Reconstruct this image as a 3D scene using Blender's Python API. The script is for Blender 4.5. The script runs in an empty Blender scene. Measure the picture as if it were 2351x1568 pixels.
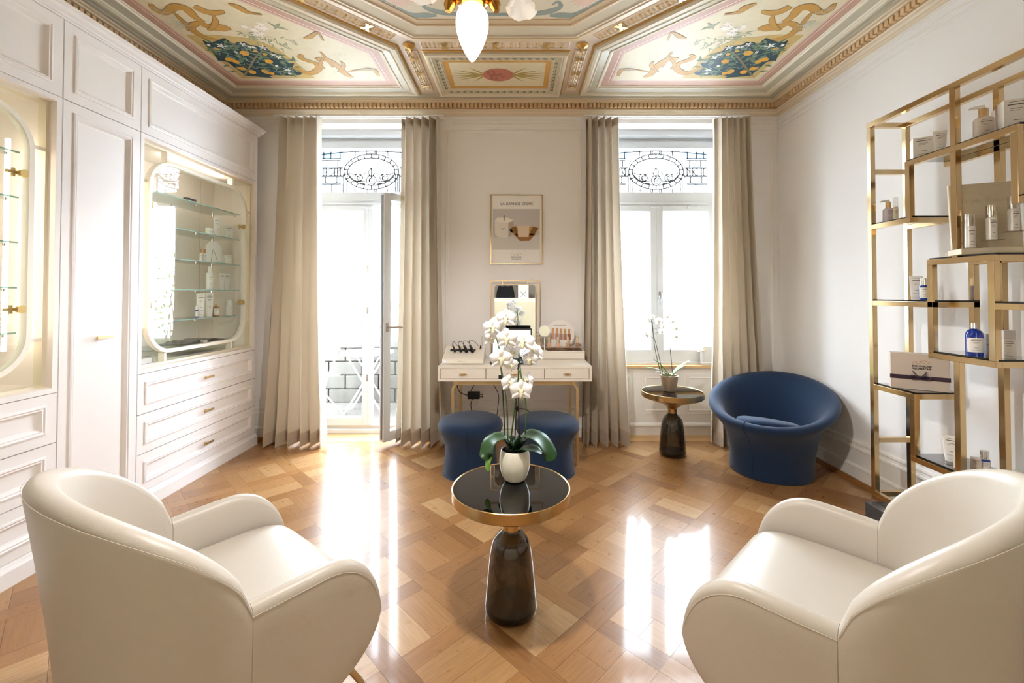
import bpy, bmesh, math, random
from mathutils import Vector, Matrix
PI = math.pi
random.seed(7)
scene = bpy.context.scene
COL = scene.collection

# ---------------------------------------------------------------- camera, world, light, exposure
F = 1010.0                      # focal length in pixels of the 2351 px wide frame
CH = 1.345                      # camera height
cam_d = bpy.data.cameras.new('camera'); cam = bpy.data.objects.new('camera', cam_d); COL.objects.link(cam)
cam_d.sensor_fit = 'HORIZONTAL'; cam_d.sensor_width = 36.0; cam_d.lens = F / 2351 * 36.0
PITCH = math.radians(1.0)
cam.location = (0, 0, CH); cam.rotation_euler = (PI / 2 + PITCH, 0, 0)
cam_d.shift_x = -(1187 - 1175.5) / 2351
cam_d.shift_y = -(784 - (674 - F * math.tan(PITCH))) / 2351
cam_d.clip_start = 0.02; cam_d.clip_end = 200
scene.camera = cam

world = bpy.data.worlds.new('sky'); scene.world = world; world.use_nodes = True
bg = world.node_tree.nodes['Background']
bg.inputs['Color'].default_value = (0.80, 0.875, 1.0, 1); bg.inputs['Strength'].default_value = 23.0
scene.view_settings.view_transform = 'Standard'; scene.view_settings.look = 'None'
scene.view_settings.gamma = 1.0; scene.view_settings.use_curve_mapping = False
scene.view_settings.exposure = 0.54
scene.cycles.max_bounces = 10; scene.cycles.diffuse_bounces = 7; scene.cycles.glossy_bounces = 5
scene.cycles.transparent_max_bounces = 16; scene.cycles.transmission_bounces = 10
scene.cycles.sample_clamp_indirect = 12.0

def portal(name, x, y, z, w, h):
    d = bpy.data.lights.new(name, 'AREA'); d.shape = 'RECTANGLE'; d.size = w; d.size_y = h
    d.cycles.is_portal = True
    o = bpy.data.objects.new(name, d); COL.objects.link(o)
    o.location = (x, y, z); o.rotation_euler = (-PI / 2, 0, 0)   # faces the room (-Y)
portal('window_portal', -1.43, 4.42, 1.45, 1.2, 2.9)
portal('window_portal', 1.37, 4.42, 1.78, 1.2, 2.3)

# ---------------------------------------------------------------- materials
def lin(h):
    h = h.lstrip('#')
    out = []
    for i in (0, 2, 4):
        c = int(h[i:i + 2], 16) / 255
        out.append(c / 12.92 if c <= .04045 else ((c + .055) / 1.055) ** 2.4)
    return tuple(out) + (1,)
MATS = {}
def mat(name, color='#ffffff', rough=.5, metal=0., noise=0., nscale=20., bump=0., bscale=80., coat=0., sheen=0.,
        trans=0., ior=1.45, emit=None, estr=0., spec=.5, stretch=None, transl=0.):
    if name in MATS: return MATS[name]
    m = bpy.data.materials.new(name); m.use_nodes = True; nt = m.node_tree
    b = nt.nodes['Principled BSDF']; c = lin(color) if isinstance(color, str) else color
    b.inputs['Base Color'].default_value = c; b.inputs['Roughness'].default_value = rough
    b.inputs['Metallic'].default_value = metal; b.inputs['IOR'].default_value = ior
    b.inputs['Specular IOR Level'].default_value = spec
    b.inputs['Coat Weight'].default_value = coat; b.inputs['Coat Roughness'].default_value = .08
    b.inputs['Sheen Weight'].default_value = sheen; b.inputs['Transmission Weight'].default_value = trans
    if emit:
        b.inputs['Emission Color'].default_value = lin(emit); b.inputs['Emission Strength'].default_value = estr
    tc = None
    if noise or bump:
        tc = nt.nodes.new('ShaderNodeTexCoord'); mp = nt.nodes.new('ShaderNodeMapping')
        nt.links.new(tc.outputs['Object'], mp.inputs['Vector'])
        if stretch: mp.inputs['Scale'].default_value = stretch
    if noise:
        n = nt.nodes.new('ShaderNodeTexNoise'); n.inputs['Scale'].default_value = nscale; n.inputs['Detail'].default_value = 5
        nt.links.new(mp.outputs['Vector'], n.inputs['Vector'])
        mx = nt.nodes.new('ShaderNodeMix'); mx.data_type = 'RGBA'
        mx.inputs[6].default_value = tuple(max(0, x * (1 - noise)) for x in c[:3]) + (1,)
        mx.inputs[7].default_value = tuple(min(1, x * (1 + noise)) for x in c[:3]) + (1,)
        nt.links.new(n.outputs['Fac'], mx.inputs[0]); nt.links.new(mx.outputs[2], b.inputs['Base Color'])
    if bump:
        n2 = nt.nodes.new('ShaderNodeTexNoise'); n2.inputs['Scale'].default_value = bscale; n2.inputs['Detail'].default_value = 4
        nt.links.new(mp.outputs['Vector'], n2.inputs['Vector'])
        bp = nt.nodes.new('ShaderNodeBump'); bp.inputs['Strength'].default_value = bump; bp.inputs['Distance'].default_value = .01
        nt.links.new(n2.outputs['Fac'], bp.inputs['Height']); nt.links.new(bp.outputs['Normal'], b.inputs['Normal'])
    if transl:
        tl = nt.nodes.new('ShaderNodeBsdfTranslucent'); tl.inputs['Color'].default_value = c
        ms = nt.nodes.new('ShaderNodeMixShader'); ms.inputs['Fac'].default_value = transl
        nt.links.new(b.outputs[0], ms.inputs[1]); nt.links.new(tl.outputs[0], ms.inputs[2])
        nt.links.new(ms.outputs[0], nt.nodes['Material Output'].inputs['Surface'])
    MATS[name] = m
    return m

def pane_mat(name, tint='#ffffff', refl=1.0, rough=0.0):
    if name in MATS: return MATS[name]
    m = bpy.data.materials.new(name); m.use_nodes = True; nt = m.node_tree; nt.nodes.remove(nt.nodes['Principled BSDF'])
    t = nt.nodes.new('ShaderNodeBsdfTransparent'); t.inputs['Color'].default_value = lin(tint)
    g = nt.nodes.new('ShaderNodeBsdfGlossy'); g.inputs['Roughness'].default_value = rough
    lw = nt.nodes.new('ShaderNodeLayerWeight'); lw.inputs['Blend'].default_value = .5
    pw = nt.nodes.new('ShaderNodeMath'); pw.operation = 'POWER'; pw.inputs[1].default_value = 4.0
    fr = nt.nodes.new('ShaderNodeMath'); fr.operation = 'MULTIPLY_ADD'; fr.inputs[1].default_value = .95; fr.inputs[2].default_value = .045
    nt.links.new(lw.outputs['Facing'], pw.inputs[0]); nt.links.new(pw.outputs[0], fr.inputs[0])
    mu = nt.nodes.new('ShaderNodeMath'); mu.operation = 'MULTIPLY'; mu.inputs[1].default_value = refl; mu.use_clamp = True
    ms = nt.nodes.new('ShaderNodeMixShader')
    nt.links.new(fr.outputs[0], mu.inputs[0]); nt.links.new(mu.outputs[0], ms.inputs['Fac'])
    nt.links.new(t.outputs[0], ms.inputs[1]); nt.links.new(g.outputs[0], ms.inputs[2])
    nt.links.new(ms.outputs[0], nt.nodes['Material Output'].inputs['Surface'])
    MATS[name] = m
    return m

WALL = mat('wall_paint', '#f3f1f0', .7, bump=.03, bscale=60)
TRIMW = mat('trim_white', '#f2efea', .45)
PVC = mat('window_white', '#d3d6d9', .35)
CAB = mat('cabinet_lacquer', '#f3f0ef', .32)
CABIN = mat('cabinet_interior', '#ede4db', .6, noise=.03, nscale=6)
CHAMP = mat('champagne_trim', '#e2d9c2', .42, metal=.15)
BRASS = mat('brass_polished', '#d8be92', .14, metal=1., noise=.06, nscale=5)
BRASSB = mat('brass_brushed', '#cbab78', .28, metal=1., noise=.06, nscale=12)
GOLD = mat('gold_leg', '#c9b084', .35, metal=.7)
LEATHER = mat('cream_leather', '#c8c0b4', .34, bump=.08, bscale=420, spec=.45)
NAVY = mat('navy_wool', '#0a294a', .85, noise=.22, nscale=260, bump=.25, bscale=420, sheen=.2)
CURT = mat('curtain_cloth', '#d6cbba', .8, noise=.05, nscale=300, bump=.05, bscale=200, transl=.10)
BLACKP = mat('black_plastic', '#141416', .4)
WHITEP = mat('white_plastic', '#f2f0ec', .35)
PAPER = mat('white_card', '#f4f2ee', .6)
BEIGEC = mat('beige_card', '#d8cbbd', .55)
INK = mat('grey_ink', '#55504c', .6)
INKD = mat('dark_ink', '#2a2628', .6)
SILVER = mat('silver_cap', '#d8d2c6', .25, metal=.9)
CHROME = mat('chrome', '#d9d9d9', .12, metal=1.)
MIRROR = mat('mirror_glass', '#f2f4f2', .01, metal=1.)
BLUEGL = mat('cobalt_glass', '#1b3fb0', .08, trans=.35, coat=.5)
AMBER = mat('amber_liquid', '#d79a4a', .1, trans=.5)
GLASS = pane_mat('clear_pane', '#fafdfc', .8)
CABGLASS = pane_mat('cabinet_pane', '#fdfefe', 1.15)
SHELFGL = pane_mat('shelf_glass', '#eef7f4', 1.0)
SHELFEDGE = mat('green_glass_edge', '#a9cfc4', .15, trans=.3)
SMOKEPANE = pane_mat('smoked_pane', '#7c8286', 1.6)
BLACKGL = mat('black_glass', '#050505', .03, spec=.55)
DARKEDGE = mat('dark_glass_edge', '#15191a', .15)
SMOKE = pane_mat('smoked_glass', '#8f8a7e', 1.6)
LEAF = mat('orchid_leaf', '#23471f', .4, noise=.25, nscale=8)
LEAFL = mat('orchid_leaf_light', '#6f9c3a', .35, noise=.2, nscale=8)
STEM = mat('orchid_stem', '#4d6b2c', .5)
STICK = mat('support_stick', '#26221f', .5)
PETAL = mat('orchid_petal', '#efece9', .55, transl=.25)
LIPM = mat('orchid_lip', '#efe3c2', .5, noise=.3, nscale=90)
POTW = mat('white_ceramic', '#efeadb', .18, coat=.4)
SOIL = mat('bark_soil', '#2a1d14', .9, noise=.5, nscale=60, bump=.8, bscale=60)
STONE = mat('granite', '#44474b', .18, noise=.8, nscale=220, coat=.3)

# ---------------------------------------------------------------- mesh helpers
class MB:
    def __init__(s): s.v = []; s.f = []
    def add(s, v, f):
        n = len(s.v); s.v += [tuple(p) for p in v]; s.f += [tuple(i + n for i in q) for q in f]; return s
    def box(s, x0, x1, y0, y1, z0, z1):
        return s.add([(x0, y0, z0), (x1, y0, z0), (x1, y1, z0), (x0, y1, z0), (x0, y0, z1), (x1, y0, z1), (x1, y1, z1), (x0, y1, z1)],
                     [(0, 3, 2, 1), (4, 5, 6, 7), (0, 1, 5, 4), (1, 2, 6, 5), (2, 3, 7, 6), (3, 0, 4, 7)])
    def xform(s, m, start=0):
        s.v[start:] = [tuple(m @ Vector(p)) for p in s.v[start:]]; return s
    def tube(s, pts, r, n=8, closed=False, cap=True, flat=1.0):
        P = [Vector(p) for p in pts]; L = len(P); rr = r if isinstance(r, (list, tuple)) else [r] * L
        V = []; up = None
        for i in range(L):
            a = P[(i - 1) % L] if (closed or i > 0) else P[i]; b = P[(i + 1) % L] if (closed or i < L - 1) else P[i]
            t = (b - a); t = t.normalized() if t.length > 1e-9 else Vector((0, 0, 1))
            if up is None:
                up = Vector((0, 0, 1)) if abs(t.z) < .9 else Vector((1, 0, 0))
            sd = t.cross(up); sd = sd.normalized() if sd.length > 1e-6 else Vector((1, 0, 0)); up = sd.cross(t).normalized()
            for k in range(n):
                an = 2 * PI * (k + .5) / n
                V.append(P[i] + sd * math.cos(an) * rr[i] + up * math.sin(an) * rr[i] * flat)
        Fc = []
        for i in range(L if closed else L - 1):
            for k in range(n):
                a = i * n + k; b = i * n + (k + 1) % n; c = ((i + 1) % L) * n + (k + 1) % n; d = ((i + 1) % L) * n + k
                Fc.append((a, b, c, d))
        if cap and not closed: Fc += [tuple(range(n))[::-1], tuple(range((L - 1) * n, L * n))]
        return s.add(V, Fc)
    def lathe(s, prof, c=(0, 0, 0), n=32, sx=1., sy=1.):
        V = []; Fc = []
        for (r, z) in prof:
            for k in range(n):
                a = 2 * PI * k / n; V.append((c[0] + r * sx * math.cos(a), c[1] + r * sy * math.sin(a), c[2] + z))
        L = len(prof)
        for i in range(L - 1):
            for k in range(n): Fc.append((i * n + k, i * n + (k + 1) % n, (i + 1) * n + (k + 1) % n, (i + 1) * n + k))
        if prof[0][0] > 1e-6: Fc.append(tuple(range(n))[::-1])
        if prof[-1][0] > 1e-6: Fc.append(tuple(range((L - 1) * n, L * n)))
        return s.add(V, Fc)
    def grid(s, fn, nu, nv, cu=False, cv=False):
        V = [fn(i / (nu if cu else nu - 1), j / (nv if cv else nv - 1)) for i in range(nu) for j in range(nv)]
        Fc = []
        for i in range(nu if cu else nu - 1):
            for j in range(nv if cv else nv - 1):
                Fc.append((i * nv + j, ((i + 1) % nu) * nv + j, ((i + 1) % nu) * nv + (j + 1) % nv, i * nv + (j + 1) % nv))
        return s.add(V, Fc)
    def prism(s, poly, h0, h1, P):
        n = len(poly); V = [P(a, b, h0) for a, b in poly] + [P(a, b, h1) for a, b in poly]
        Fc = [tuple(range(n))[::-1], tuple(range(n, 2 * n))] + [(i, (i + 1) % n, n + (i + 1) % n, n + i) for i in range(n)]
        return s.add(V, Fc)
    def flat(s, poly, h, P):
        return s.add([P(a, b, h) for a, b in poly], [tuple(range(len(poly)))])
    def ring(s, poly, prof, P, cap=False, closeprof=False):
        rings = [inset(poly, d) for d, _ in prof]; n = len(poly); V = []; Fc = []
        for (d, h), rg in zip(prof, rings): V += [P(a, b, h) for a, b in rg]
        L = len(prof)
        for i in range(L if closeprof else L - 1):
            for k in range(n):
                j = (i + 1) % L
                Fc.append((i * n + k, i * n + (k + 1) % n, j * n + (k + 1) % n, j * n + k))
        if cap: Fc.append(tuple(range((L - 1) * n, L * n)))
        return s.add(V, Fc)
    def build(s, name, m, parent=None, smooth=None, bevel=0, seg=2, recalc=True, sub=0, solid=0):
        me = bpy.data.meshes.new(name); me.from_pydata([tuple(p) for p in s.v], [], s.f)
        if recalc:
            bm = bmesh.new(); bm.from_mesh(me); bmesh.ops.remove_doubles(bm, verts=bm.verts, dist=1e-6)
            bmesh.ops.recalc_face_normals(bm, faces=bm.faces); bm.to_mesh(me); bm.free()
        me.materials.append(m)
        if smooth:
            for p in me.polygons: p.use_smooth = True
            me.set_sharp_from_angle(angle=math.radians(smooth if smooth is not True else 40))
        o = bpy.data.objects.new(name, me); COL.objects.link(o)
        if solid:
            md = o.modifiers.new('solid', 'SOLIDIFY'); md.thickness = solid; md.offset = 0
        if bevel:
            md = o.modifiers.new('bevel', 'BEVEL'); md.width = bevel; md.segments = seg; md.limit_method = 'ANGLE'; md.angle_limit = math.radians(40)
        if sub:
            md = o.modifiers.new('sub', 'SUBSURF'); md.levels = sub; md.render_levels = sub
        if parent is not None: adopt(o, parent)
        return o
WORLDS = {}
def adopt(o, parent):
    o.parent = parent
    if parent.name in WORLDS: o.matrix_parent_inverse = Matrix.Translation(-Vector(WORLDS[parent.name]))
def inset(poly, d):
    if abs(d) < 1e-9: return list(poly)
    n = len(poly); A = sum(poly[i][0] * poly[(i + 1) % n][1] - poly[(i + 1) % n][0] * poly[i][1] for i in range(n))
    sg = 1 if A > 0 else -1; out = []
    for i in range(n):
        p0 = Vector(poly[i - 1]); p1 = Vector(poly[i]); p2 = Vector(poly[(i + 1) % n])
        e1 = (p1 - p0).normalized(); e2 = (p2 - p1).normalized()
        n1 = Vector((-e1.y, e1.x)) * sg; n2 = Vector((-e2.y, e2.x)) * sg
        b = n1 + n2; k = d / max(.2, (1 + n1.dot(n2)))
        q = p1 + b * k; out.append((q.x, q.y))
    return out
def rect(a0, a1, b0, b1): return [(a0, b0), (a1, b0), (a1, b1), (a0, b1)]
def rrect(a0, a1, b0, b1, r, n=8):
    out = []
    for cx, cy, s in ((a1 - r, b0 + r, -90), (a1 - r, b1 - r, 0), (a0 + r, b1 - r, 90), (a0 + r, b0 + r, 180)):
        for k in range(n + 1):
            t = math.radians(s + 90 * k / n); out.append((cx + r * math.cos(t), cy + r * math.sin(t)))
    return out
def tag(o, label=None, cat=None, group=None, kind=None):
    if label: o['label'] = label
    if cat: o['category'] = cat
    if group: o['group'] = group
    if kind: o['kind'] = kind
    return o
def thing(name, label, cat, loc=(0, 0, 0), rz=0, group=None, worldc=False, kind=None):
    o = bpy.data.objects.new(name, None); COL.objects.link(o); o.empty_display_size = .05
    o.location = loc; o.rotation_euler = (0, 0, rz)
    if worldc: WORLDS[o.name] = loc
    return tag(o, label, cat, group, kind)
def struct(name, loc=(0, 0, 0)):
    return thing(name, None, None, loc, 0, None, True, 'structure')
def copy_tree(o, parent=None):
    c = o.copy(); COL.objects.link(c)
    if parent is not None: c.parent = parent
    for ch in o.children: copy_tree(ch, c)
    return c
def text(s, size, m, parent, mtx, name='lettering', align='CENTER', depth=.0006, bold=0.):
    cu = bpy.data.curves.new(name, 'FONT'); cu.body = s; cu.size = size; cu.align_x = align; cu.align_y = 'CENTER'
    cu.extrude = depth; cu.offset = bold; cu.resolution_u = 3
    t = bpy.data.objects.new(name, cu); COL.objects.link(t)
    me = bpy.data.meshes.new_from_object(t.evaluated_get(bpy.context.evaluated_depsgraph_get()))
    bpy.data.objects.remove(t); bpy.data.curves.remove(cu)
    me.transform(mtx); me.materials.clear(); me.materials.append(m); me.name = name
    o = bpy.data.objects.new(name, me); COL.objects.link(o)
    if parent is not None: adopt(o, parent)
    return o
def frame_m(origin, xa, ya):
    x = Vector(xa).normalized(); y = Vector(ya).normalized(); z = x.cross(y)
    m = Matrix.Identity(4)
    for i in range(3): m[i][0] = x[i]; m[i][1] = y[i]; m[i][2] = z[i]; m[i][3] = origin[i]
    return m
def PX(x):   return lambda a, b, h: (x + h, a, b)        # plane facing +X, a = Y, b = Z
def PXn(x):  return lambda a, b, h: (x - h, a, b)        # plane facing -X
def PY(y):   return lambda a, b, h: (a, y - h, b)        # plane facing -Y (the room), a = X, b = Z
def PZ(z):   return lambda a, b, h: (a, b, z + h)        # plane facing up
def PZn(z):  return lambda a, b, h: (a, b, z - h)        # plane facing down

# ================================================================ room shell
XL, XR, YB, YF = -2.724, 2.42, 4.05, -1.09
XC, YC = -.152, 1.478
ZC = 3.12
# ---- floor: sub-floor and parquet planks laid as a 45 degree woven lattice
def wood_mat():
    m = bpy.data.materials.new('oak_parquet'); m.use_nodes = True; nt = m.node_tree; b = nt.nodes['Principled BSDF']
    uv = nt.nodes.new('ShaderNodeUVMap'); uv.uv_map = 'grain'
    at = nt.nodes.new('ShaderNodeAttribute'); at.attribute_name = 'tint'
    mp = nt.nodes.new('ShaderNodeMapping'); mp.inputs['Scale'].default_value = (3, 46, 1)
    n = nt.nodes.new('ShaderNodeTexNoise'); n.inputs['Scale'].default_value = 2.0; n.inputs['Detail'].default_value = 7; n.inputs['Roughness'].default_value = .62
    n.inputs['Distortion'].default_value = .35
    nt.links.new(uv.outputs[0], mp.inputs[0]); nt.links.new(mp.outputs[0], n.inputs['Vector'])
    r1 = nt.nodes.new('ShaderNodeValToRGB'); e = r1.color_ramp.elements
    e[0].position = 0; e[0].color = lin('#7f5633'); e[1].position = 1; e[1].color = lin('#c29d70')
    el = e.new(.5); el.color = lin('#a67849')
    nt.links.new(at.outputs['Fac'], r1.inputs[0])
    rg = nt.nodes.new('ShaderNodeValToRGB'); rg.color_ramp.elements[0].position = .3; rg.color_ramp.elements[0].color = (.72, .68, .62, 1)
    rg.color_ramp.elements[1].position = .62; rg.color_ramp.elements[1].color = (1, 1, 1, 1)
    nt.links.new(n.outputs['Fac'], rg.inputs[0])
    mx = nt.nodes.new('ShaderNodeMix'); mx.data_type = 'RGBA'; mx.blend_type = 'MULTIPLY'; mx.inputs[0].default_value = .75
    nt.links.new(r1.outputs[0], mx.inputs[6]); nt.links.new(rg.outputs[0], mx.inputs[7]); nt.links.new(mx.outputs[2], b.inputs['Base Color'])
    tc = nt.nodes.new('ShaderNodeTexCoord'); n2 = nt.nodes.new('ShaderNodeTexNoise'); n2.inputs['Scale'].default_value = 26; n2.inputs['Detail'].default_value = 6
    nt.links.new(tc.outputs['Object'], n2.inputs['Vector'])
    mr = nt.nodes.new('ShaderNodeMapRange'); mr.inputs[3].default_value = .22; mr.inputs[4].default_value = .38
    nt.links.new(n2.outputs['Fac'], mr.inputs[0]); nt.links.new(mr.outputs[0], b.inputs['Roughness'])
    bp = nt.nodes.new('ShaderNodeBump'); bp.inputs['Strength'].default_value = .05; bp.inputs['Distance'].default_value = .004
    nt.links.new(n.outputs['Fac'], bp.inputs['Height']); nt.links.new(bp.outputs[0], b.inputs['Normal'])
    b.inputs['Coat Weight'].default_value = .40; b.inputs['Coat Roughness'].default_value = .07; b.inputs['Specular IOR Level'].default_value = .25
    return m
OAK = wood_mat(); MATS['oak'] = OAK
OAKP = mat('oak_plain', '#c39a66', .3, noise=.15, nscale=14, stretch=(1, 12, 1))
SUB = mat('sub_floor', '#4a3018', .8)
floor = tag(MB().box(XL - .3, XR + .3, YF - .2, 4.40, -.06, -.012).build('floor', SUB), kind='structure')
P_, B_ = .352, .086
R2 = math.sqrt(.5)
def uv2xy(u, v): return ((u - v) * R2, (u + v) * R2)
U0, V0 = 1.879, 1.428
planks = []
def add_plank(u0, u1, v0, v1, along_u, tint):
    g = .0004
    pts = [uv2xy(u0 + g, v0 + g), uv2xy(u1 - g, v0 + g), uv2xy(u1 - g, v1 - g), uv2xy(u0 + g, v1 - g)]
    lo = (XL, YF + .0); hi = (XR, 4.04)
    # clip to the room
    def clip(poly, ax, lim, keep_less):
        out = []
        for i in range(len(poly)):
            a, b_ = poly[i], poly[(i + 1) % len(poly)]
            ia = (a[ax] <= lim) == keep_less; ib = (b_[ax] <= lim) == keep_less
            if ia: out.append(a)
            if ia != ib:
                t = (lim - a[ax]) / (b_[ax] - a[ax]); out.append((a[0] + (b_[0] - a[0]) * t, a[1] + (b_[1] - a[1]) * t))
        return out
    for ax in (0, 1):
        pts = clip(pts, ax, hi[ax], True) if pts else pts
        pts = clip(pts, ax, lo[ax], False) if pts else pts
    if len(pts) < 3: return
    A = abs(sum(pts[i][0] * pts[(i + 1) % len(pts)][1] - pts[(i + 1) % len(pts)][0] * pts[i][1] for i in range(len(pts)))) / 2
    if A < 4e-4: return
    planks.append((pts, along_u, min(1, max(0, tint)), A))
for i in range(-12, 16):
    for j in range(-12, 16):
        u = U0 + (i - 4) * P_; v = V0 + (j - 4) * P_
        cx, cy = uv2xy(u, v)
        if not (XL - .6 < cx < XR + .6 and YF - .6 < cy < 4.6): continue
        h = B_ / 2; par = (i + j) % 2
        rnd = random.random
        # bands: the crossing (i, j) belongs to the u band when par == 0
        add_plank(u - h if par == 0 else u + h, u + P_ - h if par == 0 else u + P_ + h, v - h, v + h, True, .18 + .5 * rnd())
        add_plank(u - h, u + h, v - h if par == 1 else v + h, v + P_ - h if par == 1 else v + P_ + h, False, .18 + .5 * rnd())
        a0, a1, b0, b1 = u + h, u + P_ - h, v + h, v + P_ - h; am, bm_ = (a0 + a1) / 2, (b0 + b1) / 2
        base = .35 + .45 * rnd()
        t = lambda: base + random.uniform(-.18, .22)
        if par == 0:
            if rnd() < .5: add_plank(a0, a1, b0, bm_, True, t())
            else: add_plank(a0, am, b0, bm_, True, t()); add_plank(am, a1, b0, bm_, True, t())
            if rnd() < .6: add_plank(a0, a1, bm_, b1, True, t())
            else: add_plank(a0, am, bm_, b1, True, t()); add_plank(am, a1, bm_, b1, True, t())
        else:
            if rnd() < .5: add_plank(a0, am, b0, b1, False, t())
            else: add_plank(a0, am, b0, bm_, False, t()); add_plank(a0, am, bm_, b1, False, t())
            if rnd() < .6: add_plank(am, a1, b0, b1, False, t())
            else: add_plank(am, a1, b0, bm_, False, t()); add_plank(am, a1, bm_, b1, False, t())
def plank_mesh(name, items):
    V = []; Fc = []; UV = []; T = []
    for pts, au, tint, A in items:
        n0 = len(V); n = len(pts); z = -.0006 * random.random() * .5; off = random.random() * 50
        V += [(x, y, z) for x, y in pts] + [(x, y, -.012) for x, y in pts]
        fs = [tuple(range(n0, n0 + n))] + [(n0 + k, n0 + n + k, n0 + n + (k + 1) % n, n0 + (k + 1) % n) for k in range(n)]
        Fc += fs
        for f in fs:
            for vi in f:
                x, y, _ = V[vi]; a = (x + y) * R2; b_ = (y - x) * R2
                UV.append((a + off, b_ + off) if au else (b_ + off, a + off)); T.append(tint)
    me = bpy.data.meshes.new(name); me.from_pydata(V, [], Fc)
    uvl = me.uv_layers.new(name='grain'); uvl.data.foreach_set('uv', [c for q in UV for c in q])
    ca = me.color_attributes.new('tint', 'FLOAT_COLOR', 'CORNER'); ca.data.foreach_set('color', [c for t in T for c in (t, t, t, 1)])
    me.materials.append(OAK)
    o = bpy.data.objects.new(name, me); COL.objects.link(o); o.parent = floor
    return o
def plank_rank(it):
    cx = sum(p[0] for p in it[0]) / len(it[0]); cy = sum(p[1] for p in it[0]) / len(it[0])
    if cy < .9: return 0
    px = 1187 + cx / cy * F; py = 674 + CH / cy * F
    if px < -40 or px > 2391 or py > 1600: return 0
    if px < 560 and py > 1260: return 0                      # behind the armchairs
    if px > 1800 and py > 1180: return 0
    if px < 320 and py < 1260: return 0                      # behind the cabinets
    return it[3] / cy ** 3
planks.sort(key=plank_rank, reverse=True)
for it in planks[:300]: plank_mesh('parquet_plank', [it])
tag(plank_mesh('parquet_planks_beyond', planks[300:]), kind='stuff')
# threshold boards along the window wall
for x0, x1 in ((-2.05, -.82), (.75, 1.99)):
    for k in range(2):
        MB().box(x0, x1, 4.04 + k * .09, 4.128 + k * .09 if k == 0 else 4.30, -.012, .0).build('threshold_board', OAKP, floor, bevel=.001)

# ---- walls
wb = MB()
for x0, x1 in ((XL - .3, -2.05), (-.82, .75), (1.99, XR + .3)): wb.box(x0, x1, YB, 4.42, -.06, 3.32)
for x0, x1 in ((-2.05, -.82), (.75, 1.99)): wb.box(x0, x1, YB, 4.42, 2.92, 3.32)
wb.box(.75, 1.99, 4.22, 4.42, -.06, .655)
wall_back = tag(wb.build('wall_back', WALL), kind='structure')
wall_left = tag(MB().box(XL - .25, XL, YF - .25, YB, -.06, 3.32).build('wall_left', WALL), kind='structure')
wall_right = tag(MB().box(XR, XR + .25, YF - .25, YB, -.06, 3.32).build('wall_right', WALL), kind='structure')
wall_rear = tag(MB().box(XL - .25, XR + .25, YF - .25, YF, -.06, 3.32).build('wall_rear', mat('rear_wall_dimmed', '#a59d95', .7)), kind='structure')  # wall behind the camera coloured darker to weaken bounce on the chair backs
# wall panel mouldings on the window wall and on the right wall
mold = [(0, 0), (0, .003), (.008, .005), (.016, .003), (.024, .003), (.028, 0)]
tr = struct('trim_1')
for r in (rect(-.66, .60, .36, 2.86), rect(-.60, .53, 2.895, 2.955), rect(2.08, 2.37, 2.895, 2.955), rect(2.08, 2.37, .36, 2.86), rect(-2.60, -2.14, 2.895, 2.955), rect(-2.62, -2.12, .36, 2.86)):
    MB().ring(r, mold, PY(YB)).build('panel_moulding', TRIMW, tr)
for z in (2.86, 2.90, 2.955):
    MB().box(XR - .010, XR, YF, YB, z, z + .012).build('picture_rail', TRIMW, tr, bevel=.004)
# window surrounds
for x0, x1 in ((-2.05, -.82), (.75, 1.99)):
    for xa, xb in ((x0 - .085, x0 - .005), (x1 + .005, x1 + .085)):
        b = MB().box(xa, xb, YB - .014, YB, .30, 2.94); b.box(xa + .02, xb - .02, YB - .022, YB - .013, .30, 2.94)
        b.build('window_architrave', TRIMW, tr, bevel=.003)
# baseboards with their brown quarter round
BROWN = mat('brown_quarter_round', '#9a6a3a', .4, noise=.2, nscale=12)
def baseboard(name, a0, a1, P, tall=True):
    root = struct(name)
    if tall:
        prof = [(0, .30), (.010, .30), (.014, .285), (.010, .278), (.012, .262), (.020, .258), (.022, .245), (.012, .240), (.012, .135), (.022, .128), (.026, .115), (.018, .108), (.018, .035), (0, .035)]
    else:
        prof = [(0, .115), (.012, .115), (.022, .10), (.024, .085), (.014, .075), (.014, 0), (0, 0)]
    b = MB(); n = len(prof)
    b.add([P(a0, z, h) for h, z in prof] + [P(a1, z, h) for h, z in prof],
          [(k, (k + 1) % n, n + (k + 1) % n, n + k) for k in range(n)] + [tuple(range(n)), tuple(range(n, 2 * n))])
    b.build('baseboard_moulding', TRIMW, root)
    if tall:
        q = [(0, 0), (.034, 0), (.032, .018), (.024, .032), (.012, .036), (0, .036)]; n = len(q)
        b = MB(); b.add([P(a0, z, h) for h, z in q] + [P(a1, z, h) for h, z in q], [(k, (k + 1) % n, n + (k + 1) % n, n + k) for k in range(n)] + [tuple(range(n)), tuple(range(n, 2 * n))])
        b.build('quarter_round', BROWN, root)
    return root
baseboard('baseboard_right', YF, YB, PXn(XR))
baseboard('baseboard_back', -.82, .75, PY(YB))
baseboard('baseboard_back_left', XL, -2.05, PY(YB)); baseboard('baseboard_back_right', 1.99, XR, PY(YB))
baseboard('baseboard_niche', .75, 1.99, PY(4.22), False)

# ---- panelled parapet below the casement window
tp = struct('trim_2')
for r in (rect(.77, 1.105, .19, .585), rect(1.185, 1.525, .19, .585), rect(1.605, 1.96, .19, .585)):
    MB().ring(r, [(0, 0), (0, .006), (.012, .010), (.020, .004), (.028, .004), (.045, .014), (.052, .004), (.056, 0)], PY(4.22)).build('parapet_moulding', TRIMW, tp)
MB().box(.752, 1.988, 4.212, 4.22, .11, .65).build('parapet_board', TRIMW, tp)
MB().box(.755, 1.985, 4.165, 4.30, .640, .664).build('wood_sill', mat('sill_oak', '#d3ac78', .35, noise=.1, nscale=10, stretch=(1, 10, 1)), tp, bevel=.005)

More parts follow.
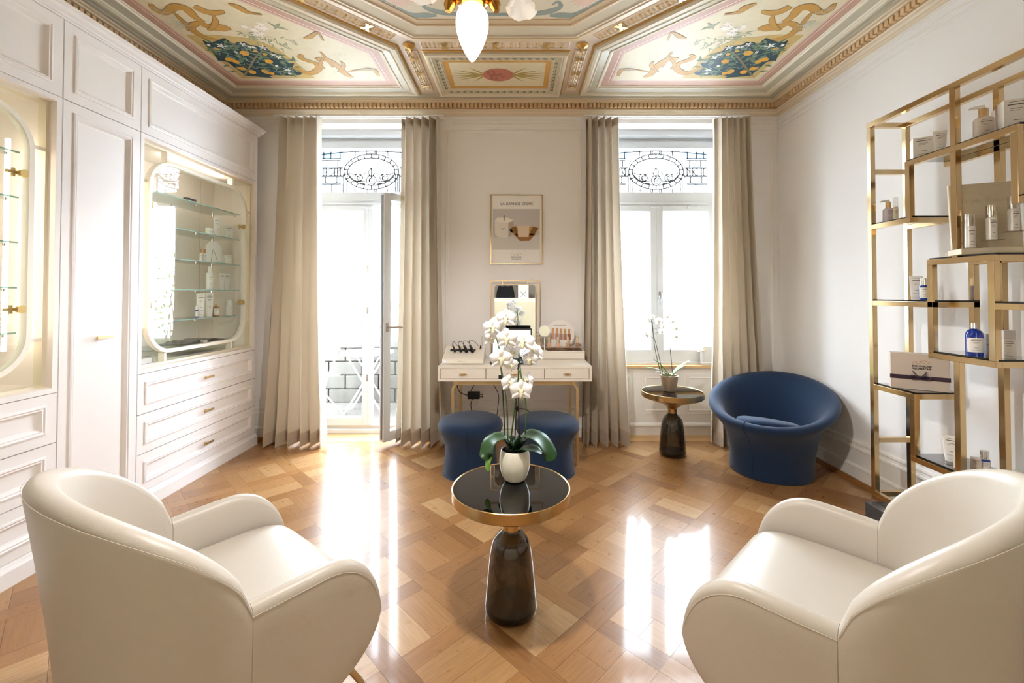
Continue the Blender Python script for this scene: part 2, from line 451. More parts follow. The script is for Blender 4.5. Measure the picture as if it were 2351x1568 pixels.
# ---- windows
LEAD = mat('lead_came', '#6f7378', .45, metal=.6)
BLUEP = pane_mat('blue_pane', '#9dbdd6', 1.0)
def bar(b, x0, x1, y0, y1, z0, z1): b.box(x0, x1, y0, y1, z0, z1)
def transom(root, xc):
    """leaded light: straight cames, an oval wreath, three roses; a = X, b = Z"""
    z0, z1 = 2.335, 2.765; w = .50; zc = 2.545
    MB().box(xc - w, xc + w, 4.318, 4.322, z0, z1).build('glass_pane', GLASS, root)
    b = MB(); yy = 4.316
    def line(pts, r=.0028): b.tube([(xc + x, yy, zc + z) for x, z in pts], r * 2.7, 4)
    def ell(rx, rz, cz=0, a0=0, a1=360, n=40, cx=0, r=.0028):
        line([(cx + rx * math.cos(math.radians(a0 + (a1 - a0) * k / n)), cz + rz * math.sin(math.radians(a0 + (a1 - a0) * k / n))) for k in range(n + 1)], r)
    ell(.270, .175); ell(.232, .135)
    for k in range(22):
        t = 2 * PI * (k + .5) / 22; line([(.232 * math.cos(t), .135 * math.sin(t)), (.270 * math.cos(t), .175 * math.sin(t))])
    for s in (-1, 1):
        for x in (.238, .256, .276): line([(s * x, -.21), (s * x, -.02)], .0026)
        for z in (.13, .112, .045, .032, -.038, -.05, -.112, -.124): line([(s * (.30 if abs(z) > .1 else .28), z), (s * .5, z)], .0026)
        for x, a, c in ((.31, .13, .20), (.40, .13, .20), (.47, .13, .2), (.33, .045, .112), (.44, .045, .112), (.34, -.112, -.05), (.45, -.112, -.05), (.39, -.21, -.124), (.16, -.21, -.17), (.16, .155, .205)):
            line([(s * x, a), (s * x, c)], .0026)
        for x in (.305, .335, .36, .445, .47): line([(s * x, -.038), (s * x, .032)], .0026)
        line([(s * .36, -.003), (s * .40, .032), (s * .44, -.003), (s * .40, -.038), (s * .36, -.003)], .0026)
        line([(s * .30, .032), (s * .335, -.003), (s * .30, -.038)], .0026)
        for x in (.035, .05): line([(s * x, .17), (s * x, .21)], .0026); line([(s * x, -.21), (s * x, -.17)], .0026)
        # leaves of the wreath
        line([(s * .22, -.01), (s * .18, -.03), (s * .13, -.02), (s * .10, -.04)], .0024); line([(s * .22, -.03), (s * .19, -.065), (s * .14, -.11), (s * .06, -.12)], .0024)
        line([(s * .08, -.03), (s * .05, -.005), (s * .02, -.03), (s * .04, -.06)], .0024); line([(s * .15, -.09), (s * .10, -.10), (s * .06, -.09)], .0024)
    line([(0, .04), (-.028, .0), (-.018, -.04), (0, -.055), (.018, -.04), (.028, 0), (0, .04), (0, -.05)], .0024)
    for cx, cz, r in ((0, -.085, .048), (-.125, -.060, .040), (.125, -.060, .040)):
        ell(r, r, cz, 0, 360, 18, cx, .0024); ell(r * .62, r * .62, cz - .004, 20, 330, 14, cx + .006, .0022); ell(r * .3, r * .34, cz, 60, 400, 10, cx - .003, .0022)
    line([(-.5, .17), (-.25, .195), (0, .205), (.25, .195), (.5, .17)], .0026)
    b.build('lead_came', LEAD, root)
    for s in (-1, 1):                                    # pale blue pieces in the top corners and round the arch
        MB().box(xc + (s * .5 if s < 0 else .28), xc + (-.28 if s < 0 else .5), 4.312, 4.314, zc + .132, zc + .20).build('blue_pane', BLUEP, root)
def win_common(root, x0, x1, zb):
    xc = (x0 + x1) / 2
    f = MB()
    f.box(x0, x0 + .07, 4.27, 4.36, zb, 2.92); f.box(x1 - .07, x1, 4.27, 4.36, zb, 2.92)
    f.box(x0 + .07, x1 - .07, 4.27, 4.36, 2.765, 2.835); f.box(x0 + .07, x1 - .07, 4.27, 4.36, 2.20, 2.335)
    f.build('outer_frame', PVC, root, bevel=.004)
    MB().box(x0 + .07, x1 - .07, 4.20, 4.36, 2.862, 2.92).build('blind_box', PVC, root, bevel=.004)
    MB().box(x0 + .07, x1 - .07, 4.29, 4.36, 2.836, 2.861).build('head_board', PVC, root)
    MB().box(xc - .48, xc + .48, 4.255, 4.27, 2.215, 2.232).build('transom_ledge', PVC, root, bevel=.004)
    for s in (-.02, .33):
        MB().box(xc + s - .045, xc + s + .045, 4.252, 4.268, 2.17, 2.192).build('hinge_cover', PVC, root, bevel=.004)
    transom(root, xc)
def sash(root, xa, xb, z0, z1, gx0, gx1, gz0, gz1, y0=4.262, y1=4.325):
    s = MB(); 
    s.box(xa, gx0, y0, y1, z0, z1); s.box(gx1, xb, y0, y1, z0, z1); s.box(gx0, gx1, y0, y1, z0, gz0); s.box(gx0, gx1, y0, y1, gz1, z1)
    o = s.build('sash', PVC, root, bevel=.004)
    MB().ring(rect(gx0, gx1, gz0, gz1), [(0, 0), (.012, -.012), (.012, -.02)], PY(y0 + .002)).build('glazing_bead', PVC, o)
    MB().box(gx0, gx1, (y0 + y1) / 2 - .002, (y0 + y1) / 2 + .002, gz0, gz1).build('glass_pane', GLASS, o)
    return o
def lever(parent, x, z, y=4.262, down=True, m=None):
    b = MB(); b.box(x - .014, x + .014, y - .008, y, z - .035, z + .035)
    o = b.build('handle_plate', CHROME, parent, bevel=.004)
    if down: pts = [(x, y - .005, z), (x, y - .045, z), (x, y - .05, z - .03), (x, y - .05, z - .075), (x, y - .05, z - .11)]
    else: pts = [(x, y - .005, z), (x, y - .045, z), (x + .05, y - .05, z), (x + .10, y - .05, z)]
    MB().tube(pts, [.007, .008, .007, .010, .005], 10).build('handle_lever', m or CHROME, o, smooth=True)
w2 = struct('window_1', (1.37, 4.31, .66)); win_common(w2, .75, 1.99, .66)
s = sash(w2, .82, 1.357, .69, 2.20, .875, 1.297, .803, 2.147); s2 = sash(w2, 1.357, 1.92, .69, 2.20, 1.416, 1.865, .803, 2.147)
MB().box(.75, 1.99, 4.25, 4.36, .662, .69).build('sill_frame', PVC, w2, bevel=.004)
lever(s2, 1.385, 1.33, m=mat('handle_grey', '#8a8d90', .35, metal=.8))
d1 = struct('door_1', (-1.43, 4.31, 0)); win_common(d1, -2.05, -.82, 0)
s1 = sash(d1, -1.98, -1.445, .075, 2.20, -1.925, -1.49, .147, 2.147)
MB().box(-2.05, -.82, 4.245, 4.36, 0, .045).build('door_sill', PVC, d1, bevel=.004)
MB().box(-1.98, -.90, 4.262, 4.33, .045, .075).build('sill_rail', mat('aluminium', '#b9bcc0', .35, metal=.8), d1)
MB().box(-1.445, -1.405, 4.268, 4.335, .045, 2.20).build('meeting_stile', PVC, d1, bevel=.003)
for z in (1.55, 1.15, .5): MB().box(-1.452, -1.440, 4.255, 4.262, z, z + .065).build('latch_plate', CHROME, d1)
# the open leaf, hinged on the right, swung into the room
leaf = thing('door_2', None, None, (-.90, 4.275, .05), 0, None, False, 'structure')
ang = math.atan2(3.885 - 4.275, -1.205 + .90)       # direction hinge -> free edge
leaf.rotation_euler = (0, 0, ang)
fr = MB()
LW, LH = .50, 2.185
fr.box(0, .06, 0, .062, 0, LH); fr.box(LW - .065, LW, 0, .062, 0, LH); fr.box(.06, LW - .065, 0, .062, 0, .085); fr.box(.06, LW - .065, 0, .062, LH - .06, LH)
lf = fr.build('leaf_frame', PVC, leaf, bevel=.004)
MB().box(.06, LW - .065, .028, .032, .085, LH - .06).build('glass_pane', GLASS, leaf)
b = MB(); b.box(LW, LW + .004, .02, .042, .02, LH - .02); b.build('espagnolette', mat('dark_steel', '#6b6f74', .4, metal=.8), leaf)
SATIN = mat('satin_bronze', '#a79a90', .4, metal=.7)
o = MB().box(LW - .045, LW - .018, .062, .070, .96, 1.04).build('handle_plate', SATIN, leaf, bevel=.003)
MB().tube([(LW - .03, .066, 1.0), (LW - .03, .105, 1.0), (LW - .06, .112, 1.0), (LW - .12, .112, .997), (LW - .16, .112, .993)], [.007, .009, .008, .011, .005], 10).build('handle_lever', SATIN, o, smooth=True)
o = MB().box(LW - .045, LW - .018, -.008, 0, .96, 1.04).build('handle_plate', SATIN, leaf, bevel=.003)
MB().tube([(LW - .03, -.004, 1.0), (LW - .03, -.045, 1.0), (LW - .06, -.05, 1.0), (LW - .12, -.05, .997), (LW - .16, -.05, .993)], [.007, .009, .008, .011, .005], 10).build('handle_lever', SATIN, o, smooth=True)

# ================================================================ ceiling
BEAM = mat('ceiling_beam', '#d2bfa9', .5); CREAMC = mat('ceiling_cream', '#dcd2ba', .45); TANC = mat('cornice_tan', '#d9b98c', .5)
OCHREF = mat('frame_ochre', '#d6c09c', .42, spec=.6); GREYG = mat('frame_greygreen', '#bdb59e', .4); GILT = mat('gilt', '#d8b26a', .3, metal=.8)
IVORY = mat('relief_ivory', '#efe0c8', .3, metal=.15)
ceiling = tag(MB().box(XL - .25, XR + .25, YF - .25, YB + .4, ZC, 3.34).build('ceiling', BEAM), kind='structure')
cor = struct('trim_3')
room = rect(XL, XR, YF, YB)
PC = lambda a, b, h: (a, b, h)
MB().ring(room, [(0, 2.985), (.012, 2.99), (.016, 3.002), (.024, 3.004), (.034, 3.018), (.05, 3.022), (.055, 3.032), (0, 3.035)], PC).build('cornice_lower', mat('cornice_beige', '#e0d0b6', .5), cor)
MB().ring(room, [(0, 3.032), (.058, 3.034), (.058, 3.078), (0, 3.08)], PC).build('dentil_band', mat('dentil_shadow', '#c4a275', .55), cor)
MB().ring(room, [(.0, 3.077), (.095, 3.078), (.100, 3.086), (.118, 3.09), (.125, 3.10), (.125, ZC)], PC).build('cornice_upper', OCHREF, cor)
MB().ring(room, [(.125, 3.095), (.150, 3.095), (.152, 3.104), (.172, 3.106), (.178, ZC)], PC).build('cornice_bead', GREYG, cor)
DEN = mat('dentil_ochre', '#dbbd92', .5)
dn = None; pitch = .0385
def dentil(x, y, rz):
    global dn
    if dn is None:
        dn = MB().box(-.0125, .0125, 0, .026, 0, .036).build('dentil', DEN, cor)
        o = dn
    else:
        o = dn.copy(); COL.objects.link(o)
    o.matrix_basis = Matrix.Translation((x, y, 3.040)) @ Matrix.Rotation(rz, 4, 'Z')
n = int((XR - XL - .12) / pitch)
for k in range(n): dentil(XL + .08 + k * pitch, YB - .058, PI)
for k in range(42): dentil(XR - .058, YB - .10 - k * pitch, PI / 2)
for k in range(46): dentil(XL + .058, YB - .10 - k * pitch, -PI / 2)

def pline(pts, n=6):
    """Catmull-Rom through the points (any tuple length)"""
    out = []; L = len(pts)
    for i in range(L - 1):
        p0, p1, p2, p3 = pts[max(0, i - 1)], pts[i], pts[i + 1], pts[min(L - 1, i + 2)]
        for k in range(n):
            t = k / n
            out.append(tuple(.5 * (2 * b + (c - a) * t + (2 * a - 5 * b + 4 * c - d) * t * t + (3 * b - a - 3 * c + d) * t ** 3) for a, b, c, d in zip(p0, p1, p2, p3)))
    out.append(tuple(pts[-1])); return out
class Paint:
    """flat painted shapes on a plane P(a, b, h)"""
    def __init__(s, P, mirror=None): s.mb = MB(); s.P = P; s.m = mirror; s.h = .0
    def q(s, p): return (2 * s.m - p[0], p[1]) if s.m is not None else (p[0], p[1])
    def poly(s, pts, h=0): s.h += 3e-6; s.mb.flat([s.q(p) for p in pts], s.h + h, s.P)
    def blob(s, c, rx, ry, rot=0, n=12, h=0):
        ct, st = math.cos(rot), math.sin(rot)
        s.poly([(c[0] + rx * math.cos(2 * PI * k / n) * ct - ry * math.sin(2 * PI * k / n) * st, c[1] + rx * math.cos(2 * PI * k / n) * st + ry * math.sin(2 * PI * k / n) * ct) for k in range(n)], h)
    def stroke(s, pts, h=0, n=6):
        pp = pline(pts, n); L = []; R = []
        for i, (x, y, w) in enumerate(pp):
            a = pp[max(0, i - 1)]; b = pp[min(len(pp) - 1, i + 1)]
            t = Vector((b[0] - a[0], b[1] - a[1])); t = t.normalized() if t.length > 1e-9 else Vector((1, 0))
            w = max(w, .0006)
            L.append(s.q((x - t.y * w / 2, y + t.x * w / 2))); R.append(s.q((x + t.y * w / 2, y - t.x * w / 2)))
        n_ = len(L); s.h += 3e-6
        V = [s.P(a, b, s.h + h + i * 4e-6) for i, (a, b) in enumerate(L)] + [s.P(a, b, s.h + h + i * 4e-6) for i, (a, b) in enumerate(R)]; s.h += 4e-6 * n_
        s.mb.add(V, [(i, i + 1, n_ + i + 1, n_ + i) for i in range(n_ - 1)])
    def leaf(s, x, y, ang, l, w, h=0):
        dx, dy = math.cos(ang), math.sin(ang)
        s.poly([(x, y), (x + dx * l * .35 - dy * w / 2, y + dy * l * .35 + dx * w / 2), (x + dx * l, y + dy * l), (x + dx * l * .35 + dy * w / 2, y + dy * l * .35 - dx * w / 2)], h)
    def done(s, name, m, parent): return s.mb.build(name, m, parent, recalc=False)
def flatm(name, c, r=.5): return mat('paint_' + name, c, r, noise=.08, nscale=30)
def cpt(x, y, z=ZC):                                   # a spot on the ceiling plane
    Y = (z - CH) * F / (674 - y); return ((x - 1187) / F * Y, Y)
FRAMEP = [(0, 0), (0, .020), (.012, .030), (.034, .032), (.046, .024), (.050, .024), (.058, .030), (.066, .022)]
COVEP = [(.066, .022), (.120, .010)]
BEADP = [(.120, .010), (.124, .016), (.134, .017), (.140, .009), (.150, .006), (.154, .0)]
def panel_frame(poly, parent_name, sc=1.0, cove=GREYG):
    root = MB().ring(poly, [(d * sc, h) for d, h in FRAMEP], PZn(ZC)).build(parent_name, CREAMC, ceiling)
    MB().ring(poly, [(d * sc, h) for d, h in COVEP], PZn(ZC)).build('cove', cove, root)
    MB().ring(poly, [(d * sc, h) for d, h in BEADP], PZn(ZC)).build('inner_bead', CREAMC, root)
    MB().ring(poly, [(-.012, 0), (-.012, .006), (-.004, .010), (0, .006)], PZn(ZC)).build('gilt_line', GILT, root)
    return root
Lc = lambda x, y: cpt(200 + x / 2.939, y / 2.939)
def corner_panel(mir, detail=True, flip=False):
    sx = 1 if mir else -1
    sy = -1 if flip else 1
    def T(p): return (XC + sx * p[0], YC + sy * p[1])
    poly = [T(p) for p in ((.71, 2.39), (2.39, 2.39), (2.39, .71), (1.646, .71), (.71, 1.646))]
    root = panel_frame(poly, 'painted_panel_frame')
    P = PZn(ZC - .001)
    MB().flat(inset(poly, .152), 0, P).build('painted_field', flatm('field', '#ddd0b0'), root, recalc=False)
    for a, b, m in ((.152, .205, flatm('rose', '#c09a86')), (.212, .222, flatm('roseline', '#b98a78')), (.205, .212, flatm('pinkline', '#ecd2bd')), (.222, .236, flatm('mauve', '#d3b3a6'))):
        MB().ring(poly, [(a, .0006), (b, .0006)], P).build('painted_border', m, root, recalc=False)
    if not detail: return
    mi = XC if mir else None
    K = .00115
    def S(*pts): return [Lc(a, b) + (w * K,) for a, b, w in pts]
    p = Paint(P, mi); p.h = .0010
    p.poly([Lc(*q) for q in ((640, 215), (830, 215), (1090, 240), (1250, 300), (1390, 400), (1530, 515), (1035, 515), (985, 475))]); p.done('painted_ground', flatm('ground', '#c8ad70'), root)
    SCR_ = (((885, 252, 10), (800, 240, 34), (720, 205, 40), (680, 160, 36), (735, 135, 34), (800, 160, 50), (870, 165, 70), (925, 172, 46), (950, 182, 12)),
               ((395, 0, 16), (440, 45, 40), (500, 65, 30), (560, 25, 46), (640, 35, 54), (700, 90, 40), (760, 130, 36)), ((700, 20, 40), (790, 60, 44), (880, 60, 26), (890, 45, 8)),
               ((1385, 435, 26), (1440, 470, 36), (1500, 480, 44), (1550, 450, 40), (1530, 412, 30), (1480, 396, 34), (1425, 372, 30), (1440, 352, 14)), ((1530, 385, 26), (1600, 385, 44), (1680, 430, 44), (1740, 490, 40), (1790, 505, 12)),
               ((1755, 470, 8), (1850, 455, 12), (1930, 460, 30), (1960, 500, 10)), ((1560, 330, 8), (1620, 400, 16), (1650, 440, 8)), ((930, 0, 10), (1010, 30, 40), (1060, 60, 20), (1160, 75, 6)), ((1450, 240, 8), (1490, 230, 24), (1540, 200, 10), (1580, 255, 6)),
               ((820, 70, 6), (845, 110, 22), (835, 150, 26), (800, 185, 14)), ((560, 60, 6), (600, 100, 20), (650, 150, 16), (660, 190, 5)), ((1590, 360, 5), (1560, 420, 20), (1590, 450, 14)), ((1680, 470, 5), (1720, 430, 22), (1700, 400, 8)))
    p = Paint(P, mi); p.h = .0012
    for st in SCR_: p.stroke(S(*[(a, b_, w + 7) for a, b_, w in st]))
    p.done('painted_scroll_outline', flatm('scrolledge', '#97763f'), root)
    p = Paint(P, mi); p.h = .0014
    for st in SCR_: p.stroke(S(*st))
    p.done('painted_scroll', flatm('scroll', '#c09348'), root)
    p = Paint(P, mi); p.h = .0019
    p.poly([Lc(*q) for q in ((755, 250), (800, 268), (850, 258), (905, 236), (940, 258), (965, 288), (990, 266), (1040, 262), (1080, 285), (1130, 290), (1180, 290), (1215, 325), (1280, 350), (1320, 385), (1345, 408), (1385, 412), (1370, 440), (1400, 470), (1440, 470), (1430, 490), (1380, 496), (1250, 492), (1215, 500), (1240, 512), (1150, 505), (1060, 496), (1000, 455), (930, 402), (870, 392), (872, 402), (835, 345), (790, 300))])
    p.done('painted_tree_ground', flatm('tree', '#2f4b54'), root)
    p = Paint(P, mi); p.h = .0021
    p.stroke(S((1045, 495, 12), (1085, 430, 14), (1120, 370, 12), (1165, 325, 7)))
    for a in (((1080, 440, 6), (1000, 420, 5), (930, 370, 2)), ((1085, 430, 6), (1180, 440, 5), (1280, 430, 2)), ((1110, 385, 5), (1050, 350, 4), (960, 320, 2)), ((1125, 370, 5), (1220, 370, 4), (1260, 385, 2)), ((1140, 350, 4), (1120, 320, 3), (1050, 295, 2))): p.stroke(S(*a))
    p.done('painted_branch', flatm('branch', '#8c7a62'), root)
    rn = random.Random(3)
    lf = Paint(P, mi); lf.h = .0026; wf = Paint(P, mi); wf.h = .0034; fr = Paint(P, mi); fr.h = .0030; wl = Paint(P, mi); wl.h = .0023
    for k in range(90):
        x = rn.uniform(820, 1390); y0 = 262 + max(0, (x - 1000)) * .30; y1 = min(490, 250 + (x - 755) * .95)
        if y1 < y0 + 12: continue
        y = rn.uniform(y0 + 8, y1 - 4); c = Lc(x, y)
        lf.leaf(c[0], c[1], rn.uniform(0, 6.28), .075, .024)
        if k % 2 == 0:
            c = Lc(x + 12, y + 6); a = rn.uniform(0, 6.28)
            wl.stroke([(c[0], c[1], .004), (c[0] + .03 * math.cos(a), c[1] + .03 * math.sin(a), .007), (c[0] + .05 * math.cos(a + .8), c[1] + .05 * math.sin(a + .8), .002)])
    for x, y, r in ((1045, 340, 32), (945, 385, 30), (985, 398, 26), (1212, 398, 28), (1025, 445, 28), (1100, 470, 28), (1190, 468, 30), (1232, 480, 22), (850, 310, 18), (1182, 347, 16), (1120, 327, 14)):
        fr.blob(Lc(x, y), r * .00125, r * .00095, rn.uniform(0, 3))
    for x, y, r in ((885, 290, 30), (1030, 278, 24), (1170, 302, 30), (1275, 368, 26), (1340, 455, 28), (1080, 296, 18), (1240, 350, 18)):
        c = Lc(x, y)
        for k in range(5): wf.leaf(c[0], c[1], 1.2566 * k + x, r * .0014, r * .0005)
    for x, y in ((800, 284), (985, 332), (1265, 428), (1355, 480), (1110, 300)): wf.blob(Lc(x, y), .017, .011, x)
    lf.done('painted_leaf', flatm('leaf', '#6f8466'), root); wl.done('painted_tendril', flatm('tendril', '#8fa39a'), root)
    fr.done('painted_lemon', flatm('lemon', '#dda23c'), root); wf.done('painted_blossom', flatm('blossom', '#f0ece4'), root)
    # sprays of field flowers, a bird, outline blossoms
    g = Paint(P, mi); g.h = .00115; w_ = Paint(P, mi); w_.h = .0019; ol = Paint(P, mi); ol.h = .0011
    for k in range(46):
        x = rn.uniform(1030, 1420); y = 205 + (x - 1030) * .22 + rn.uniform(-30, 45); c = Lc(x, y); g.leaf(c[0], c[1], rn.uniform(0, 6.28), rn.uniform(.04, .10), .010)
    for k in range(9):
        c = Lc(rn.uniform(1010, 1190), rn.uniform(140, 215))
        for q in range(7): w_.leaf(c[0], c[1], q * .9, .036, .011)
    g.stroke(S((1190, 122, 2), (1240, 150, 18), (1262, 160, 26), (1300, 170, 18), (1340, 182, 3))); g.stroke(S((1285, 135, 4), (1262, 155, 20), (1250, 178, 4)))
    for bx, by, bn in ((560, 140, 9), (480, 60, 7), (1890, 470, 10), (1620, 495, 9), (620, 170, 7), (1700, 380, 6)):
        for k in range(bn):
            c = Lc(bx + rn.uniform(-60, 60), by + rn.uniform(-35, 20)); r = rn.uniform(.02, .035); a0 = rn.uniform(0, 6)
            ol.stroke([(c[0] + r * math.cos(a0 + t), c[1] + r * math.sin(a0 + t) * .8, .0022) for t in (0, .9, 1.8, 2.7, 3.6, 4.5, 5.4)], 0, 3)
    g.done('painted_greenery', flatm('greenery', '#9aa081'), root); w_.done('painted_daisy', flatm('daisy', '#f6efe6'), root); ol.done('painted_outline', flatm('outline', '#b9bdb0'), root)
corner_panel(False); corner_panel(True); corner_panel(False, False, True); corner_panel(True, False, True)

def relief(poly_strip, axis_pts, w, parent=None, gold=True):
    """leaf garland in low relief between two points on the ceiling"""
    (ax, ay), (bx, by) = axis_pts; L = math.hypot(bx - ax, by - ay); t = Vector(((bx - ax) / L, (by - ay) / L)); nrm = Vector((-t.y, t.x))
    def C(s_, l_, h): q = Vector((ax, ay)) + t * s_ + nrm * l_; return (q.x, q.y, ZC - h)
    r = [(0, -w / 2), (L, -w / 2), (L, w / 2), (0, w / 2)]
    root = MB().ring(r, [(0, 0), (0, .010), (.006, .012), (.008, .004), (.012, .004)], C, cap=True).build('garland_strip', mat('strip_rose', '#e8d9c4', .5), ceiling)
    lv = MB(); bd = MB(); step = .030; k = 0; s_ = .03
    while s_ < L - .03:
        for side in (-1, 0, 1):
            l0 = side * w * .22; lw = w * .24; ll = .052; dirn = side * w * .12
            a = C(s_ - ll * .5, l0 - dirn * .4, .005); b = C(s_ + ll * .5, l0 + dirn, .006); c1 = C(s_, l0 - lw * .6, .006); c2 = C(s_, l0 + lw * .6, .006); top = C(s_, l0, .017)
            lv.add([a, c1, b, c2, top], [(0, 1, 4), (1, 2, 4), (2, 3, 4), (3, 0, 4)])
        if k % 2 == 0:
            for side in (-.5, .5):
                c = C(s_ + .012, side * w * .45, .016); bd.lathe([(0, .006), (.005, .003), (.006, 0), (.005, -.003), (0, -.006)], c, 6)
        s_ += step; k += 1
    lv.build('leaf_relief', IVORY, root, recalc=False); bd.build('gilt_bead', GILT, root, smooth=True)
    for f in (.16, .5, .84):
        rb = MB()
        for sg in (-1, 1):
            q = .0205 + .0006 * sg; a = [C(L * f - .03, -sg * w * .42, q), C(L * f - .008, -sg * w * .42, q), C(L * f + .03, sg * w * .42, q), C(L * f + .008, sg * w * .42, q)]
            rb.add(a, [(0, 1, 2, 3)])
        rb.build('ribbon_relief', GILT, root, recalc=False)
relief(None, ((-.686, 3.093), (.376, 3.093)), .092)
for sx in (-1, 1):
    relief(None, ((XC + sx * .62, 3.17), (XC + sx * .62, 3.80)), .085)
    relief(None, ((XC + sx * .70, YC + 1.53), (XC + sx * 1.55, YC + .68)), .092)
    b = MB(); cx, cy = XC + sx * .62, 3.112
    b.lathe([(0, -.03), (.012, -.03), (.02, -.022), (.034, -.016), (.044, -.006), (.04, 0)], (cx, cy, ZC), 14); b.tube([(cx, cy + .02, ZC - .012), (cx, cy + .05, ZC - .016), (cx, cy + .07, ZC - .004)], [.014, .012, .004], 8)
    b.build('rosette', GILT, ceiling, smooth=True)
# small rectangular panel with a rose medallion, in front of the window wall
poly = rect(-.683, .378, 3.19, 3.885)
pr = panel_frame(poly, 'medallion_panel_frame', .75, mat('cove_leafband', '#cfc8ac', .45))
P = PZn(ZC - .001)
MB().flat(inset(poly, .114), 0, P).build('painted_field', flatm('field2', '#d9c18c'), pr, recalc=False)
MB().ring(poly, [(.114, .001), (.155, .001)], P).build('painted_border', flatm('ochreb', '#d5a455'), pr, recalc=False)
MB().flat(inset(poly, .155), .001, P).build('painted_center', flatm('cream2', '#eadfbe'), pr, recalc=False)
mx_, my_ = (-.683 + .378) / 2, 3.5375
p = Paint(P); p.h = .0016
for sx in (-1, 1):
    for a, l in ((.05, .30), (.35, .26), (-.3, .28), (.8, .16), (-.75, .18), (.18, .27), (-.12, .30)):
        x = mx_ + sx * .10; p.leaf(x, my_, (a if sx > 0 else PI - a), l, .020)
p.done('painted_palm', flatm('palm', '#b9a45c'), pr)
p = Paint(P); p.h = .002; p.blob((mx_, my_), .125, .105, 0, 28); p.done('painted_medallion', flatm('medal', '#c9806a'), pr)
p = Paint(P); p.h = .0026; rn = random.Random(5)
for k in range(24): p.blob((mx_ - .04 + rn.gauss(0, .03), my_ + .0 + rn.gauss(0, .03)), .018, .013, rn.uniform(0, 3), 8)
p.done('painted_tree_shadow', flatm('medal2', '#b06c5c'), pr)
lb = Paint(lambda a, b, h: (a, b, ZC - .0165 - h))
for side in range(4):
    q = inset(poly, .07); a, b = q[side], q[(side + 1) % 4]; L = math.hypot(b[0] - a[0], b[1] - a[1]); n = int(L / .055); th = math.atan2(b[1] - a[1], b[0] - a[0])
    for k in range(1, n):
        x = a[0] + (b[0] - a[0]) * k / n; y = a[1] + (b[1] - a[1]) * k / n
        for da in (-.7, 0, .7): lb.leaf(x, y, th + da, .048, .012)
lb.done('painted_leaf_band', flatm('leafband', '#7f7a58'), pr)
# octagonal centre with its green scroll border
def octa(h, a): return [(XC + sx * q, YC + sy * r) for sx, sy, q, r in ((1, -1, h, a), (1, -1, a, h), (1, 1, a, h), (1, 1, h, a), (-1, 1, h, a), (-1, 1, a, h), (-1, -1, a, h), (-1, -1, h, a))]
oc = octa(.58, 1.547)
orr = MB().ring(oc, [(0, 0), (0, .022), (.016, .034), (.050, .036), (.060, .028)], PZn(ZC)).build('octagon_frame', OCHREF, ceiling)
MB().ring(oc, [(.060, .028), (.064, .034), (.074, .034), (.078, .026), (.15, .012)], PZn(ZC)).build('cove', CREAMC, orr)
MB().ring(oc, [(.15, .012), (.155, .02), (.17, .02), (.178, .010), (.21, .006), (.215, 0)], PZn(ZC)).build('inner_bead', OCHREF, orr)
MB().flat(inset(oc, .213), .001, PZn(ZC)).build('painted_field', flatm('octfield', '#ddd1b6'), orr, recalc=False)
p = Paint(PZn(ZC)); p.h = .0016
yo = YC + 1.547 - .213
for sx in (-1, 1):
    p.stroke([(XC + sx * q[0], yo - q[1], q[2]) for q in ((.0, .05, .03), (.20, .05, .03), (.34, .07, .05), (.42, .12, .03), (.40, .17, .02), (.37, .14, .012))])
    p.stroke([(XC + sx * q[0], yo - q[1], q[2]) for q in ((.36, .035, .02), (.42, .04, .05), (.52, .04, .05), (.62, .12, .05), (.72, .22, .05), (.82, .30, .04))])
p.done('painted_green_scroll', flatm('gscroll', '#8f9a90'), orr)
p = Paint(PZn(ZC)); p.h = .002; rn = random.Random(9)
for sx in (-1, 1):
    for k in range(16):
        p.leaf(XC + sx * .56, yo - .20, k * .393, .10, .03)
p.done('painted_flower', flatm('octflower', '#e2bfa6'), orr)

# ================================================================ outside: balcony, facade
EXT = mat('facade_render', '#f2f0ec', .9, noise=.05, nscale=3); EXTW = mat('facade_glass', '#3d3936', 1., spec=0.); STN = mat('balcony_stone', '#56524d', .95, noise=.25, nscale=9, spec=.1)
bal = tag(MB().box(-3.2, 3.2, 4.42, 5.75, -.25, -.03).build('balcony_slab', mat('balcony_floor', '#5a5651', .9, spec=.1)), 'pale stone balcony floor outside the open glazed door', 'balcony')
bw = thing('balcony_wall', 'pale stone block parapet closing the balcony outside the door', 'parapet', (0, 5.65, -.03), 0, None, True)
JNT = mat('mortar', '#2b2825', 1., spec=0.)
MB().box(-2.8, .4, 5.60, 5.74, -.03, .66).build('wall_core', JNT, bw)
MB().box(-2.85, .45, 5.55, 5.79, .66, .76).build('coping', STN, bw, bevel=.01)
for r in range(4):
    x = -2.8 - (r % 2) * .21
    while x < .4:
        x1 = min(.4, x + .42)
        if x1 - max(x, -2.8) > .04: MB().box(max(x, -2.8) + .006, x1 - .006, 5.575, 5.61, -.03 + r * .1725 + .006, -.03 + (r + 1) * .1725 - .006).build('stone_block', STN, bw, bevel=.008)
        x += .42
fa = thing('facade', 'pale town house facade across the street seen through the windows', 'building', (0, 16, -6), 0, None, True)
MB().box(-16, 5.5, 16, 18, -8, 7.0).build('facade_wall', EXT, fa)
for zc, hh in ((.85, .45), (.05, .6), (3.4, .9)):
    for k in range(13):
        x = -11.5 + k * 1.2
        w = MB().box(x - .42, x + .42, 15.96, 16.02, zc - hh / 2, zc + hh / 2).build('window', EXTW, fa)
        MB().box(x - .02, x + .02, 15.94, 15.97, zc - hh / 2, zc + hh / 2).build('window_mullion', EXT, w)
MB().box(-16, 5.5, 15.8, 16, .42, .52).build('string_course', EXT, fa)
